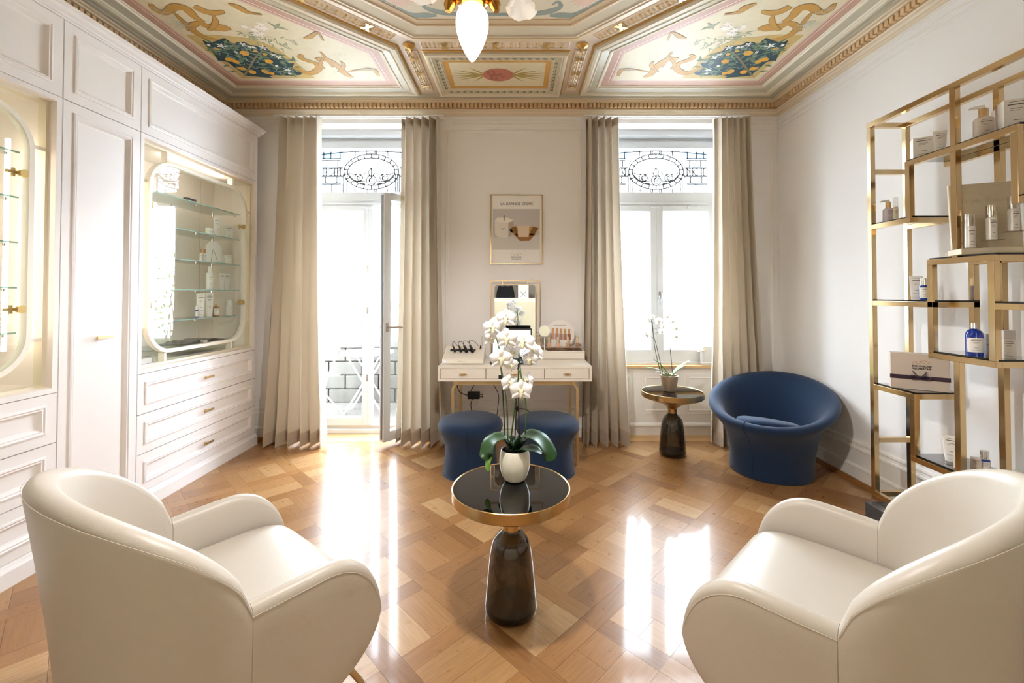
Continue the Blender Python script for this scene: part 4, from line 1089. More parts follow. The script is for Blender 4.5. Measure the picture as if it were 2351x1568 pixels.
FL = [(1130, 752, -.03, .25, .1, .86), (1126, 776, -.02, .9, .3, .78), (1162, 731, -.03, -.1, .1, .92), (1146, 741, .02, .5, 0, .85), (1150, 765, .02, .2, 0, .8), (1164, 778, -.05, -.1, .15, .98), (1150, 824, -.06, .15, .2, 1.02),
      (1203, 785, -.04, -.35, .0, 1.0), (1174, 808, -.02, .3, .1, .85), (1173, 838, -.05, .4, .35, .72), (1217, 825, -.03, -.3, .3, .78), (1226, 803, .0, -.9, .0, .72), (1238, 811, -.01, -1.2, .1, .72),
      (1169, 878, -.05, .55, .0, .82), (1214, 872, .0, -1.1, .1, .80), (1196, 896, -.07, .02, .0, 1.0)]
for x, y, dy, yw, tl, sc in FL:
    c = op(x, y, dy); flower(oc1, c, yw, tl - .1, sc)
    sx = 1147 if x < 1160 else (1192 if y > 770 else 1160); e = op(sx + (x - sx) * .1, min(900, y + 14), .005)
    MB().tube([e, ((c[0] + e[0]) / 2, .02, max(c[2], e[2]) + .004), (c[0], c[1] + .006, c[2])], .0015, 5).build('pedicel', STEM, oc1)
# ---- second orchid
oc2 = thing('potted_orchid', 'small two-stemmed white orchid in a ribbed bronze pot by the window', 'orchid', (1.280, 3.71, .530))
RIB = mat('bronze_pot', '#b9a58c', .3, metal=.5, noise=.15, nscale=40, stretch=(1, 1, 8))
MB().lathe(pline([(.045, 0), (.050, .004), (.060, .045), (.068, .09), (.071, .118)], 4) + [(.0745, .120), (.0745, .128), (.067, .128), (.064, .10), (0, .10)], (0, 0, 0), 40).build('pot', RIB, oc2, smooth=40)
MB().lathe([(0, .110), (.066, .108), (.066, .10), (0, .10)], (0, 0, 0), 20).build('soil', SOIL, oc2)
def op2(x, y, dy=0):
    Y = 3.71 + dy; return ((x - 1187) / F * Y - 1.280, dy, CH - (y - 674) / F * Y - .530)
for pts, w, m in (([op2(1536, 862), op2(1515, 838), op2(1499, 823)], .045, LEAFL), ([op2(1536, 862), op2(1510, 848), op2(1482, 842)], .04, LEAFL), ([op2(1534, 862), op2(1520, 855), op2(1503, 853)], .04, LEAFL), ([op2(1540, 862), op2(1558, 842), op2(1584, 827)], .045, LEAFL), ([op2(1540, 862), op2(1556, 848), op2(1572, 838)], .042, LEAFL)):
    orchid_leaf(oc2, pts, w, m)
for q in ([op2(1521, 860), op2(1508, 800), op2(1500, 770), op2(1496, 740), op2(1492, 728)], [op2(1516, 858), op2(1503, 800), op2(1499, 760), op2(1497, 738)], [op2(1543, 858), op2(1538, 800), op2(1534, 765), op2(1529, 730)]):
    MB().tube(pline(q, 4), .0028, 6).build('stem', mat('dark_stem', '#4a4f3a', .6), oc2, smooth=60)
for x, y, yw, sc in ((1490, 736, .7, .55), (1512, 737, .1, .75), (1484, 769, .5, .65), (1519, 761, -.1, .62), (1521, 750, .4, .5), (1533, 727, -.5, .55), (1545, 738, -.7, .55), (1552, 753, -.3, .68), (1553, 772, -.9, .6), (1498, 728, .2, .5)):
    c = op2(x, y, -.01); flower(oc2, c, yw, 0, sc); sx = 1499 if x < 1522 else 1532
    MB().tube([op2(sx, y + 6), c], .0014, 5).build('pedicel', STEM, oc2)

# ================================================================ desk against the window wall
DESK = mat('desk_lacquer', '#f1eadf', .3, coat=.2); DZ = .780
dk = thing('console_desk', 'cream lacquered three-drawer desk on slim gold legs below the poster', 'desk', (-.016, 3.72, 0), 0, None, True)
X0, X1, Y0, Y1 = -.617, .584, 3.44, 4.0
b = MB(); b.box(X0, X1, Y0, Y1, DZ - .018, DZ); b.box(X0, X1, Y0, Y1, .660, .678); b.box(X0, X0 + .020, Y0, Y1, .678, DZ - .018); b.box(X1 - .020, X1, Y0, Y1, .678, DZ - .018); b.box(X0 + .02, X1 - .02, Y1 - .02, Y1, .678, DZ - .018)
b.build('desk_case', DESK, dk, bevel=.002)
for xa, xb in ((X0 + .023, -.245), (-.241, .213), (.217, X1 - .023)):
    d = MB().box(xa, xb, Y0 + .003, Y0 + .30, .681, DZ - .021).build('drawer', DESK, dk, bevel=.002)
    xm = (xa + xb) / 2; h = MB(); h.box(xm - .030, xm + .030, Y0 - .018, Y0 - .010, .7175, .7225); h.box(xm - .016, xm + .016, Y0 - .020, Y0 + .003, .714, .726)
    h.build('handle', BRASSB, d, bevel=.001)
g = MB(); g.box(-.50, .47, 3.475, 3.493, .625, .660); g.build('front_apron', GOLD, dk, bevel=.001)
MB().box(-.50, .47, 3.925, 3.943, .625, .660).build('rear_apron', GOLD, dk, bevel=.001)
for sx, xo in ((-1, -.475), (1, .445)):
    MB().box(xo - .014, xo + .014, 3.46, 3.96, .632, .660).build('side_rail', GOLD, dk, bevel=.001)
    for y in (3.475, 3.935):
        xi = xo; xo2 = xo + sx * .028
        l = MB(); l.add([(xi - .011, y - .011, .635), (xi + .011, y - .011, .635), (xi + .011, y + .011, .635), (xi - .011, y + .011, .635), (xo2 - .011, y - .011, .600), (xo2 + .011, y - .011, .600), (xo2 + .011, y + .011, .600), (xo2 - .011, y + .011, .600),
                         (xo2 - .011, y - .011, 0), (xo2 + .011, y - .011, 0), (xo2 + .011, y + .011, 0), (xo2 - .011, y + .011, 0)],
                        [(0, 1, 2, 3), (0, 1, 5, 4), (1, 2, 6, 5), (2, 3, 7, 6), (3, 0, 4, 7), (4, 5, 9, 8), (5, 6, 10, 9), (6, 7, 11, 10), (7, 4, 8, 11), (8, 9, 10, 11)])
        l.build('leg', GOLD, dk, bevel=.001)
    MB().box(xo + sx * .028 - .006, xo + sx * .028 + .006, 3.48, 3.93, .10, .112).build('stretcher', GOLD, dk)
# ---- riser on the desk and things on it
rs = thing('desk_riser', 'low white shelf box standing at the right rear of the desk', 'riser', (.34, 3.89, DZ), 0, None, True)
b = MB(); b.box(.115, .583, 3.795, 3.99, DZ + .058, DZ + .070); b.box(.115, .127, 3.795, 3.99, DZ, DZ + .058); b.box(.571, .583, 3.795, 3.99, DZ, DZ + .058); b.box(.127, .571, 3.80, 3.806, DZ + .002, DZ + .058)
b.build('riser_box', DESK, rs, bevel=.0015)
RZ = DZ + .0702
ts = thing('tester_stand', 'clear acrylic stand holding the foundation bottles on the white riser', 'stand', (.36, 3.86, RZ), 0, None, True)
ACR = pane_mat('acrylic', '#e9dcd0', 1.4)
b = MB(); b.box(.165, .565, 3.822, 3.905, RZ, RZ + .005); b.box(.165, .565, 3.822, 3.826, RZ + .006, RZ + .026); b.box(.165, .565, 3.901, 3.905, RZ + .006, RZ + .026); b.build('acrylic_tray', ACR, ts)
b = MB(); b.box(.165, .565, 3.828, 3.900, RZ + .026, RZ + .028); b.build('tray_rim', mat('tray_rim', '#cdb9a8', .4), ts)
for k, (x, c) in enumerate(((1237, '#d9b79c'), (1260, '#cfa58a'), (1280, '#d3ab8f'), (1303, '#c4967a'), (1325, '#9f7660'))):
    X = (x - 1187) / F * 3.87
    fb = thing('foundation_bottle', 'square foundation bottle with beige cap in the tester stand, ' + ('lightest, nearest the mirror', 'second from the mirror', 'in the middle of the row', 'second from the window curtain', 'darkest, nearest the window curtain')[k], 'bottle', (X, 3.865, RZ + .0055), 0, 'foundation tester bottles')
    MB().box(-.017, .017, -.012, .012, 0, .058).build('bottle_body', mat('foundation_%d' % k, c, .12, coat=.5), fb, bevel=.004)
    MB().lathe([(0, .058), (.010, .058), (.010, .108), (.0095, .109), (0, .109)], (0, 0, 0), 16).build('cap', mat('beige_cap', '#dcc2a4', .35, metal=.2), fb, smooth=30)
# ---- round display disc with printed bottles
dd = thing('display_disc', 'round white display board printed with five foundation bottles on the riser', 'display board', (.385, 3.955, RZ), 0, None, True)
dcx, dcz, dr = .387, 1.009, .130
dcz = RZ + dr + .001
b = MB(); poly = [(dcx + dr * math.cos(2 * PI * k / 48), dcz + dr * math.sin(2 * PI * k / 48)) for k in range(48)]
b.prism(poly, 0, .006, PY(3.96)); b.build('disc', mat('disc_card', '#f7f4ef', .5), dd)
MB().box(dcx - .05, dcx + .05, 3.962, 3.975, RZ, RZ + .03).build('disc_foot', ACR, dd)
for k in range(5):
    x = dcx - .080 + k * .036; z = dcz - .045 - k * .002
    p = Paint(PY(3.954)); p.h = .0006; p.poly(rect(x, x + .031, z, z + .055)); p.done('printed_bottle', mat('print_bottle_%d' % k, ('#c9a08a', '#bd8f7c', '#b98a76', '#b08068', '#9b6b58')[k], .5), dd)
    p = Paint(PY(3.954)); p.h = .0007; p.poly(rect(x + .004, x + .027, z + .056, z + .098)); p.done('printed_cap', mat('print_cap', '#cfa272', .5), dd)
p = Paint(PY(3.954)); p.h = .0006; p.poly(rect(dcx - .055, dcx + .06, dcz + .083, dcz + .0855)); p.poly(rect(dcx - .06, dcx + .055, dcz + .075, dcz + .0772)); p.done('printed_text', INK, dd)
# ---- little make-up mirror
mm = thing('makeup_mirror', 'small round make-up mirror on a stem in front of the display disc', 'mirror', (.238, 3.845, RZ), 0, None, True)
mcx, mcz, my_ = .238, 1.022, 3.815
b = MB(); b.lathe([(0, 0), (.030, 0), (.030, .006), (.006, .010), (.005, .13), (0, .13)], (mcx, 3.812, RZ + .0), 20); 
b = MB(); b.lathe([(0, 0), (.026, 0), (.026, .005), (.005, .009), (.004, .115), (0, .115)], (mcx, 3.81, RZ), 20); b.build('stem', WHITEP, mm, smooth=30)
poly = [(mcx + .050 * math.cos(2 * PI * k / 40), mcz + .050 * math.sin(2 * PI * k / 40)) for k in range(40)]
MB().prism(poly, -.006, .004, PY(my_)).build('mirror_rim', WHITEP, mm, smooth=30)
MB().prism(inset(poly, .004), .004, .0052, PY(my_)).build('mirror_glass', MIRROR, mm)
# ---- standing mirror with a gold wire frame
sm_ = thing('vanity_mirror', 'rounded mirror in a thin gold wire frame standing at the back of the desk', 'mirror', (-.02, 3.985, DZ), 0, None, True)
MY = 3.975; fx0, fx1, fz0, fz1 = -.238, .208, DZ, 1.465
MB().ring(rect(fx0, fx1, fz0 + .001, fz1), [(0, 0), (0, .010), (.007, .010), (.007, 0)], PY(MY)).build('wire_frame', BRASSB, sm_)
gx0, gx1, gz0, gz1 = -.206, .168, .895, 1.430
MB().prism(rrect(gx0, gx1, gz0, gz1, .035, 8), .003, .009, PY(MY)).build('mirror_backing', BRASSB, sm_, smooth=30)
MB().prism(rrect(gx0 + .004, gx1 - .004, gz0 + .004, gz1 - .004, .031, 8), .009, .0102, PY(MY)).build('mirror_glass', MIRROR, sm_)
b = MB()
for x in (-.13, .095): b.box(x - .003, x + .003, MY - .008, MY - .002, gz1 - .001, fz1 - .006); b.box(x - .003, x + .003, MY - .008, MY - .002, fz0 + .007, gz0 + .001)
for z in (1.35, .99): b.box(fx0 + .006, gx0 + .001, MY - .008, MY - .002, z - .003, z + .003); b.box(gx1 - .001, fx1 - .006, MY - .008, MY - .002, z - .003, z + .003)
b.build('frame_strut', BRASSB, sm_)
# ---- laptop
lp = thing('laptop', 'open black laptop with a bright screen in the middle of the desk', 'laptop', (-.045, 3.63, DZ + .001), 0)
MB().box(-.172, .172, -.125, .11, 0, .014).build('laptop_base', BLACKP, lp, bevel=.004)
MB().box(-.15, .15, -.03, .085, .0142, .0155).build('keyboard', mat('key_black', '#1d1e20', .6, bump=.3, bscale=260), lp)
sc_ = MB().box(-.172, .172, -.005, .004, 0, .252).build('screen_lid', BLACKP, lp, bevel=.004)
sc_.location = (0, .112, .016); sc_.rotation_euler = (-.16, 0, 0)
SCR = mat('screen_light', '#dfeaf2', .3, emit='#dfeaf4', estr=1.1)
MB().box(-.160, .160, -.0062, -.0052, .016, .238).build('display', SCR, sc_)
b = MB(); b.box(-.062, -.056, -.0068, -.0063, .03, .22); b.box(.05, .058, -.0068, -.0063, .03, .19); b.box(-.06, .055, -.0068, -.0063, .085, .092)
b.build('display_content', mat('screen_dark', '#3a4048', .4), sc_)
# ---- white device with four probes
dv = thing('skin_device', 'white wedge-shaped beauty device with four black probes at the left of the desk', 'beauty device', (-.435, 3.66, DZ + .004), 0)
b = MB(); n = 6
pr = [(-.135, .0), (-.135, .030), (-.125, .040), (.10, .115), (.115, .112), (.115, 0)]
b.add([(-.165, y, z) for y, z in pr] + [(.165, y, z) for y, z in pr], [(k, (k + 1) % n, n + (k + 1) % n, n + k) for k in range(n)] + [tuple(range(n)), tuple(range(n, 2 * n))])
b.build('housing', mat('device_white', '#eee6da', .3), dv, bevel=.006)
sl = (.115 - .040) / .225
def top(y): return .040 + (y + .125) * sl
b = MB(); b.add([(-.12, .0, top(0) + .001), (.09, .0, top(0) + .001), (.09, .03, top(.03) + .001), (-.12, .03, top(.03) + .001), (-.12, .0, top(0) + .007), (.09, .0, top(0) + .007), (.09, .03, top(.03) + .007), (-.12, .03, top(.03) + .007)], [(0, 3, 2, 1), (4, 5, 6, 7), (0, 1, 5, 4), (1, 2, 6, 5), (2, 3, 7, 6), (3, 0, 4, 7)])
b.build('probe_rail', BLACKP, dv)
for k, (x, r, l) in enumerate(((-.095, .007, .10), (-.045, .0075, .10), (.0, .011, .115), (.05, .011, .11))):
    pb = MB().tube([(x + .022, -.045, top(-.045) + .020), (x + .012, -.02, top(-.02) + .022), (x, .03, top(.03) + .022), (x - .012, .055, top(.055) + .020)], [r * 1.2, r * 1.3, r, r * .7], 10).build('probe', BLACKP, dv, smooth=50)
    c0 = (x - .012, .055, top(.055) + .020); MB().tube(pline([c0, (x - .018, .085, .135 + .01 * k), (x - .005 + .01 * k, .10, .150), (x + .02 + .012 * k, .118, .11)], 4), .0022, 5).build('probe_cable', BLACKP, pb)
b = MB(); b.tube([(.135, .06, top(.06)), (.138, .07, top(.07) + .04), (.142, .06, top(.06) + .085), (.135, .05, top(.05) + .10)], [.012, .024, .018, .004], 8, flat=.35); b.build('applicator_head', mat('frosted', '#e9e6e2', .4, trans=.3), dv, smooth=60)
MB().tube([(.128, .05, top(.05)), (.130, .058, top(.06) + .02)], [.009, .006], 8).build('applicator_socket', BLACKP, dv)
MB().lathe([(0, 0), (.003, 0), (.003, .002), (0, .002)], (-.14, -.1365, .018), 8).build('indicator_light', mat('blue_led', '#bcd0ff', .3, emit='#7d9dff', estr=6.), dv)
p = Paint(PY(-.1352)); p.h = .0004; p.stroke([(-.04, .018, .002), (-.02, .022, .003), (0, .017, .002), (.025, .020, .002)]); p.done('printed_mark', mat('device_print', '#c9b79c', .5), dv)
# ---- power adapter and cables below the desk
pa = thing('power_adapter', 'black power adapter and looped cable hanging under the desk', 'power adapter', (-.385, 3.80, .46), 0, None, True)
MB().box(-.425, -.32, 3.78, 3.83, .44, .50).build('adapter_body', BLACKP, pa, bevel=.006)
MB().tube(pline([(-.425, 3.80, .47), (-.49, 3.79, .50), (-.51, 3.78, .57), (-.46, 3.80, .63), (-.38, 3.85, .655)], 6), .0035, 6).build('cable', BLACKP, pa, smooth=60)
MB().tube(pline([(-.32, 3.80, .48), (-.295, 3.79, .475), (-.30, 3.80, .455), (-.32, 3.81, .46)], 5), .0035, 6).build('cable', BLACKP, pa, smooth=60)
MB().tube(pline([(-.38, 3.83, .44), (-.41, 3.92, .36), (-.40, 3.98, .25), (-.37, 4.0, .05), (-.2, 3.99, .004)], 6), .0035, 6).build('cable', BLACKP, pa, smooth=60)
MB().tube(pline([(-.40, 3.83, .50), (-.36, 3.86, .58), (-.34, 3.9, .62), (-.37, 3.93, .655)], 6), .0035, 6).build('cable', BLACKP, pa, smooth=60)
lc = tag(MB().tube(pline([(-.235, 3.97, .66), (-.235, 3.99, .56), (-.19, 4.0, .48), (-.165, 4.0, .40), (-.185, 4.0, .2), (-.17, 3.98, .003)], 6), .003, 6).build('desk_cable', BLACKP, smooth=60), 'thin black cable hanging straight down behind the desk to the floor', 'cable')
pc = thing('plug_cable', 'black plug and cable in the wall socket behind the right pouf', 'cable', (.03, 4.03, .28), 0, None, True)
MB().box(-.03, .05, 4.0365, 4.0370 + .001, .21, .35).build('socket_plate', PVC, pc, bevel=.002)
MB().tube([(.0, 4.036, .30), (.0, 4.0, .30)], .018, 12).build('plug', BLACKP, pc)
MB().tube(pline([(.01, 4.005, .30), (.08, 3.98, .30), (.16, 3.95, .24), (.22, 3.94, .10), (.25, 3.95, .004)], 6), .0035, 6).build('cable', BLACKP, pc, smooth=60)

# ================================================================ poster
po = thing('poster', 'framed perfume-cream poster with gold folded vessel above the desk', 'poster', (-.004, 4.03, 1.61), 0, None, True)
px0, px1, pz0, pz1 = -.243, .236, 1.614, 2.257
MB().ring(rect(px0, px1, pz0, pz1), [(0, 0), (0, .016), (.007, .016), (.007, .004)], PY(YB - .002)).build('poster_frame', BRASSB, po)
MB().box(px0 + .006, px1 - .006, YB - .008, YB - .002, pz0 + .006, pz1 - .006).build('poster_sheet', mat('poster_paper', '#f4f1ec', .5), po)
pm = PY(YB - .008)
def pp(x, y): return ((x / 3.921 + 1000 - 1187) / F * 4.04, CH - (y / 3.92 + 420 - 674) / F * 4.04)
def ppoly(name, pts, m, h): p = Paint(pm); p.h = h; p.poly([pp(*q) for q in pts]); p.done(name, m, po)
ppoly('printed_picture', ((517, 232), (940, 232), (937, 600), (514, 600)), mat('pic_bg', '#c9c4c2', .5), .0004)
ppoly('printed_ground', ((514, 490), (938, 470), (937, 600), (514, 600)), mat('pic_ground', '#d6d1cb', .5), .0006)
ppoly('printed_box', ((532, 335), (555, 310), (655, 312), (705, 340), (703, 400), (655, 490), (570, 488), (535, 460)), mat('pic_box', '#e6e0d6', .5), .0008)
ppoly('printed_box_side', ((655, 355), (705, 340), (703, 400), (690, 455), (655, 490)), mat('pic_boxs', '#b9aa98', .5), .001)
ppoly('printed_box_lid', ((532, 335), (555, 310), (655, 312), (705, 340), (655, 355), (572, 355)), mat('pic_lid', '#f0ece4', .5), .001)
ppoly('printed_dropper', ((611, 290), (621, 290), (621, 336), (611, 336)), mat('pic_drop', '#8d6f5c', .5), .0012)
ppoly('printed_vessel', ((663, 420), (720, 382), (740, 400), (830, 400), (880, 388), (930, 405), (905, 455), (845, 520), (760, 522), (700, 460)), mat('pic_gold', '#c79c5e', .4), .001)
ppoly('printed_vessel_shade', ((700, 455), (905, 455), (845, 520), (760, 522)), mat('pic_gold2', '#9a6a35', .4), .0012)
ppoly('printed_vessel_facet', ((675, 405), (720, 385), (738, 430), (735, 480), (700, 440)), mat('pic_gold3', '#8d6638', .4), .0012)
ppoly('printed_vessel_facet', ((850, 440), (880, 392), (925, 405), (885, 465), (850, 475)), mat('pic_gold3', '#8d6638', .4), .0012)
ppoly('printed_jar', ((738, 385), (845, 380), (838, 485), (745, 485)), mat('pic_jar', '#e3cdb2', .4), .0014)
m_ = lambda x, y, h=.0016: frame_m((pp(x, y)[0], YB - .008 - h, pp(x, y)[1]), (1, 0, 0), (0, 0, 1))
text('LA GRANDE CREME', .034, mat('poster_ink', '#4f4a48', .6), po, m_(731, 187, .0006), 'lettering', depth=.0003)
text('BIOLOGIQUE', .0155, mat('poster_ink', '#4f4a48', .6), po, m_(728, 667, .0006), 'lettering', depth=.0003, bold=.0004)
text('RECHERCHE', .0155, mat('poster_ink', '#4f4a48', .6), po, m_(728, 685, .0006), 'lettering', depth=.0003, bold=.0004)
text('LA GRANDE\nCREME', .008, INK, po, m_(605, 412), 'lettering', depth=.0003)
p = Paint(pm); p.h = .0006
for pts in (((672, 650), (690, 632), (705, 655), (720, 640), (738, 652), (760, 630), (770, 645)), ((735, 625), (745, 660), (755, 676))): p.stroke([pp(*q) + (.0022,) for q in pts])
p.done('printed_flourish', mat('poster_gold', '#c9ae84', .5), po)

# ================================================================ brass shelving on the right
et = thing('brass_etagere', 'tall polished brass open shelving unit of staggered frames along the right wall', 'shelving unit', (2.22, 1.9, 0), 0, None, True)
W = .028; XF, XBK = 2.100, 2.312; YA, YN = 2.60, .98
def tubebox(x0, x1, y0, y1, z0, z1, nm): MB().box(x0, x1, y0, y1, z0, z1).build(nm, BRASS, et, bevel=.0012)
def post(X, y, z0, z1): tubebox(X, X + W, y, y + W, z0, z1, 'post')
def rail(X, y0, y1, z): tubebox(X, X + W, min(y0, y1), max(y0, y1), z, z + W, 'rail')
def cross(y, z): tubebox(XF + W, XBK, y, y + W, z, z + W, 'cross_bar')
ZT, ZB_ = 2.335, .155
for X in (XF, XBK):
    post(X, YA, ZB_ + W, ZT); post(X, YN, ZB_ + W, ZT)
    rail(X, YN, YA + W, ZT); rail(X, YN, YA + W, ZB_)
# front staggered frames (mirrored about the middle of the unit)
mid = 1.80
def both(fn):
    fn(lambda y: y); fn(lambda y: 2 * mid - y - 0)
S1, G0, Q, F2R, G1 = 2.345, 2.225, 2.095, 1.835, 1.935
def shelf(y0, y1, z):
    a, c = min(y0, y1), max(y0, y1)
    s = MB().box(XF + W * .5, XBK + W, a, c, z + W, z + W + .008).build('smoked_shelf', SMOKEPANE, et)
    MB().box(XF + W * .5, XBK + W, a - .0006, a, z + W, z + W + .008).build('shelf_edge', DARKEDGE, s)
    for X in (XF, XBK): rail(X, a, c, z)
    cross(a, z)
shelf(S1, YA, 1.725); shelf(F2R, S1 + W, 2.030); shelf(F2R - .50, F2R, 1.725)
post(XF, S1, 1.725 + W, 2.030); post(XF, F2R, 1.725, 2.030); 
for X, y, z0, z1 in ((XF, Q, 1.515, 2.030), (XF, Q, 2.058, ZT), (XBK, Q, ZB_ + W, ZT), (XF, Q, ZB_ + W, 1.018)): post(X, y, z0, z1)
for X in (XF, XBK):
    post(X, G0, 1.018 + W, 1.490); post(X, G1, 1.018 + W, 1.490)
shelf(G1, G0 + W, 1.490); shelf(G1, G0 + W, 1.018)
shelf(G0, YA, 1.275); shelf(G1 - .5, G1, 1.275)
shelf(S1 - .01, YA, .785); shelf(1.30, S1 + W - .01, .455)
post(XF, S1 - .01, .455 + W, .785); post(XF, 1.30, .455 + W, 1.275)
cross(YA, 2.055); cross(YA, .470); cross(YA, ZT); cross(YA, ZB_)
for y in (2.45, 1.2): tubebox(XF + .03, XF + .062, y, y + .032, .138, ZB_, 'foot')
gb = tag(MB().box(2.02, 2.385, .9, 2.575, 0, .138).build('granite_base', STONE, bevel=.003), 'speckled black granite plinth under the brass shelving', 'plinth')

# ---- cosmetics: builders
def lines(parent, P, rows, m=INK, h=.0006, name='printed_text'):
    p = Paint(P); p.h = h
    for a0, a1, b0, b1 in rows: p.poly(rect(a0, a1, b0, b1))
    return p.done(name, m, parent)
def label_rows(w, z0, z1):
    hh = z1 - z0
    return [(-w * .36, w * .36, z0 + hh * .80, z0 + hh * .83), (-w * .30, w * .30, z0 + hh * .90, z0 + hh * .915), (-w * .25, w * .2, z0 + hh * .68, z0 + hh * .695), (-w * .25, w * .1, z0 + hh * .62, z0 + hh * .632), (-w * .15, w * .15, z0 + hh * .30, z0 + hh * .318), (-w * .3, w * .3, z0 + hh * .14, z0 + hh * .15)]
def nm_scale(p): return p
def carton(name, label, loc, rz, w, d, h, m=PAPER, side=None, group='cosmetics on the shelves'):
    r = thing(name, label, 'box', loc, rz, group)
    o = MB().box(-w / 2, w / 2, -d / 2, d / 2, 0, h).build('carton', m, r, bevel=.0012)
    lines(r, PY(-d / 2), label_rows(w, 0, h))
    if side:
        MB().box(w / 2, w / 2 + .0006, -d / 2 + .001, d / 2 - .001, .001, h - .001).build('carton_side', side, r)
    return r
def tube_(label, loc, rz, w, h, m=PAPER, group='cosmetics on the shelves'):
    """squeeze tube standing on its cap"""
    r = thing('cream_tube', label, 'tube', loc, rz, group); d = w * .55
    def fn(u, v):
        a = 2 * PI * u; t = v; ww = w / 2 * (.80 + .20 * t); dd = d / 2 * (1 - t) ** .8 + .0015; return (ww * math.cos(a), dd * math.sin(a), h * .14 + (h * .86) * t)
    MB().grid(fn, 24, 10, cu=True).add([(-w / 2, -.0015, h - .004), (w / 2, -.0015, h - .004), (w / 2, .0015, h - .004), (-w / 2, .0015, h - .004), (-w / 2, -.0015, h + .006), (w / 2, -.0015, h + .006), (w / 2, .0015, h + .006), (-w / 2, .0015, h + .006)], [(0, 3, 2, 1), (4, 5, 6, 7), (0, 1, 5, 4), (1, 2, 6, 5), (2, 3, 7, 6), (3, 0, 4, 7)]).build('tube_body', m, r, smooth=50)
    MB().lathe([(0, 0), (w * .36, 0), (w * .37, .002), (w * .37, h * .135), (w * .38, h * .14), (0, h * .14)], (0, 0, 0), 20, 1, .62).build('cap', WHITEP, r, smooth=30)
    q = lambda a, b, hh: (a, -(d / 2 * (1 - max(0, min(1, (b - h * .14) / (h * .86)))) ** .8 + .0022) - hh, b)
    lines(r, q, [(x0 * .85, x1 * .85, z0, z1) for x0, x1, z0, z1 in label_rows(w, h * .16, h)], INK)
    return r
def bottle(label, loc, rz, w, h, m, capm=SILVER, pump=False, neck=.3, shoulder=.15, labelm=None, group='cosmetics on the shelves', cap=.25, name='bottle', capr=.5):
    r = thing(name, label, 'bottle', loc, rz, group); hb = h * (1 - cap); rr = w / 2
    prof = pline([(rr * .9, 0), (rr, h * .02), (rr, hb * .5), (rr, hb * (1 - shoulder)), (rr * .85, hb * (1 - shoulder * .4)), (rr * capr * .95, hb)], 3)
    MB().lathe([(0, 0)] + prof + [(0, hb)], (0, 0, 0), 24).build('bottle_body', m, r, smooth=50)
    cr = rr * capr
    c = MB().lathe([(0, hb), (cr, hb), (cr, h * .97), (cr * .95, h), (0, h)], (0, 0, 0), 20).build('cap', capm, r, smooth=30)
    if pump:
        MB().tube([(0, 0, h), (0, 0, h + w * .12), (-w * .35, 0, h + w * .16), (-w * .72, 0, h + w * .08)], [w * .16, w * .17, w * .10, w * .05], 8).build('pump_head', WHITEP, c, smooth=50)
    q = lambda a, b, hh: (rr * 1.004 * math.sin(a / rr) , -(rr + hh) * 1.002 * math.cos(a / rr), b)
    if labelm:
        lb = MB(); z0, z1 = hb * .12, hb * (1 - shoulder) * .92
        lb.grid(lambda u, v: q((u - .5) * rr * 2.2, z0 + (z1 - z0) * v, .0006), 12, 2); lb.build('paper_label', labelm, r, recalc=False, smooth=60)
        rows = label_rows(w * .8, z0, z1)
    else: rows = label_rows(w * .8, 0, hb * (1 - shoulder))
    p = MB()
    for x0, x1, za, zb in rows: p.grid(lambda u, v: q(x0 + (x1 - x0) * u, za + (zb - za) * v, .0014), 6, 2)
    p.build('printed_text', INKD if labelm else INK, r, recalc=False)
    return r
RW = PI / 2      # products on this unit face into the room (-X): front -Y turned by -90 deg
def yat(x, X): return X * F / (x - 1187)
FA = -1.05        # mostly toward the camera, turned to the room
sT, sM, sG, s2_, sB, sP, sL = 2.030 + W + .0085, 1.725 + W + .0085, 1.490 + W + .0085, 1.275 + W + .0085, 1.018 + W + .0085, .785 + W + .0085, .455 + W + .0085
def at(x, X, z): return (X, yat(x, X), z)
carton('skincare_carton', 'white and beige skincare carton at the far end of the top brass shelf', at(2122, 2.165, sT), -.55, .085, .07, .105, PAPER, BEIGEC)
tube_('white cream tube behind the brass post on the top shelf', at(2164, 2.19, sT), -.5, .055, .115)
bottle('beige pump bottle with gold collar on the top brass shelf', at(2265, 2.165, sT), -.5, .070, .135, mat('beige_bottle', '#d3c6b8', .4), mat('gold_collar', '#d9b98a', .3, metal=.8), True, cap=.28, capr=.5)
carton('skincare_carton', 'beige carton beside the pump bottle on the top brass shelf', at(2305, 2.27, sT), -.5, .05, .04, .14, BEIGEC)
carton('skincare_carton', 'large white carton at the near end of the top brass shelf', at(2336, 2.21, sT), -.5, .085, .06, .135, PAPER)
bottle('lilac pump bottle with gold collar on the second brass shelf', at(2042, 2.16, sM), -.4, .052, .115, mat('lilac_bottle', '#d2cad0', .35), MATS['gold_collar'], True, cap=.3, capr=.5)
bottle('slim clear dispenser bottle on the second brass shelf', at(2059, 2.175, sM), -.4, .025, .135, mat('cream_dispenser', '#efe4cc', .3), pane_mat('clear_cap', '#f2f2f0', 1.2), cap=.4, capr=.95)
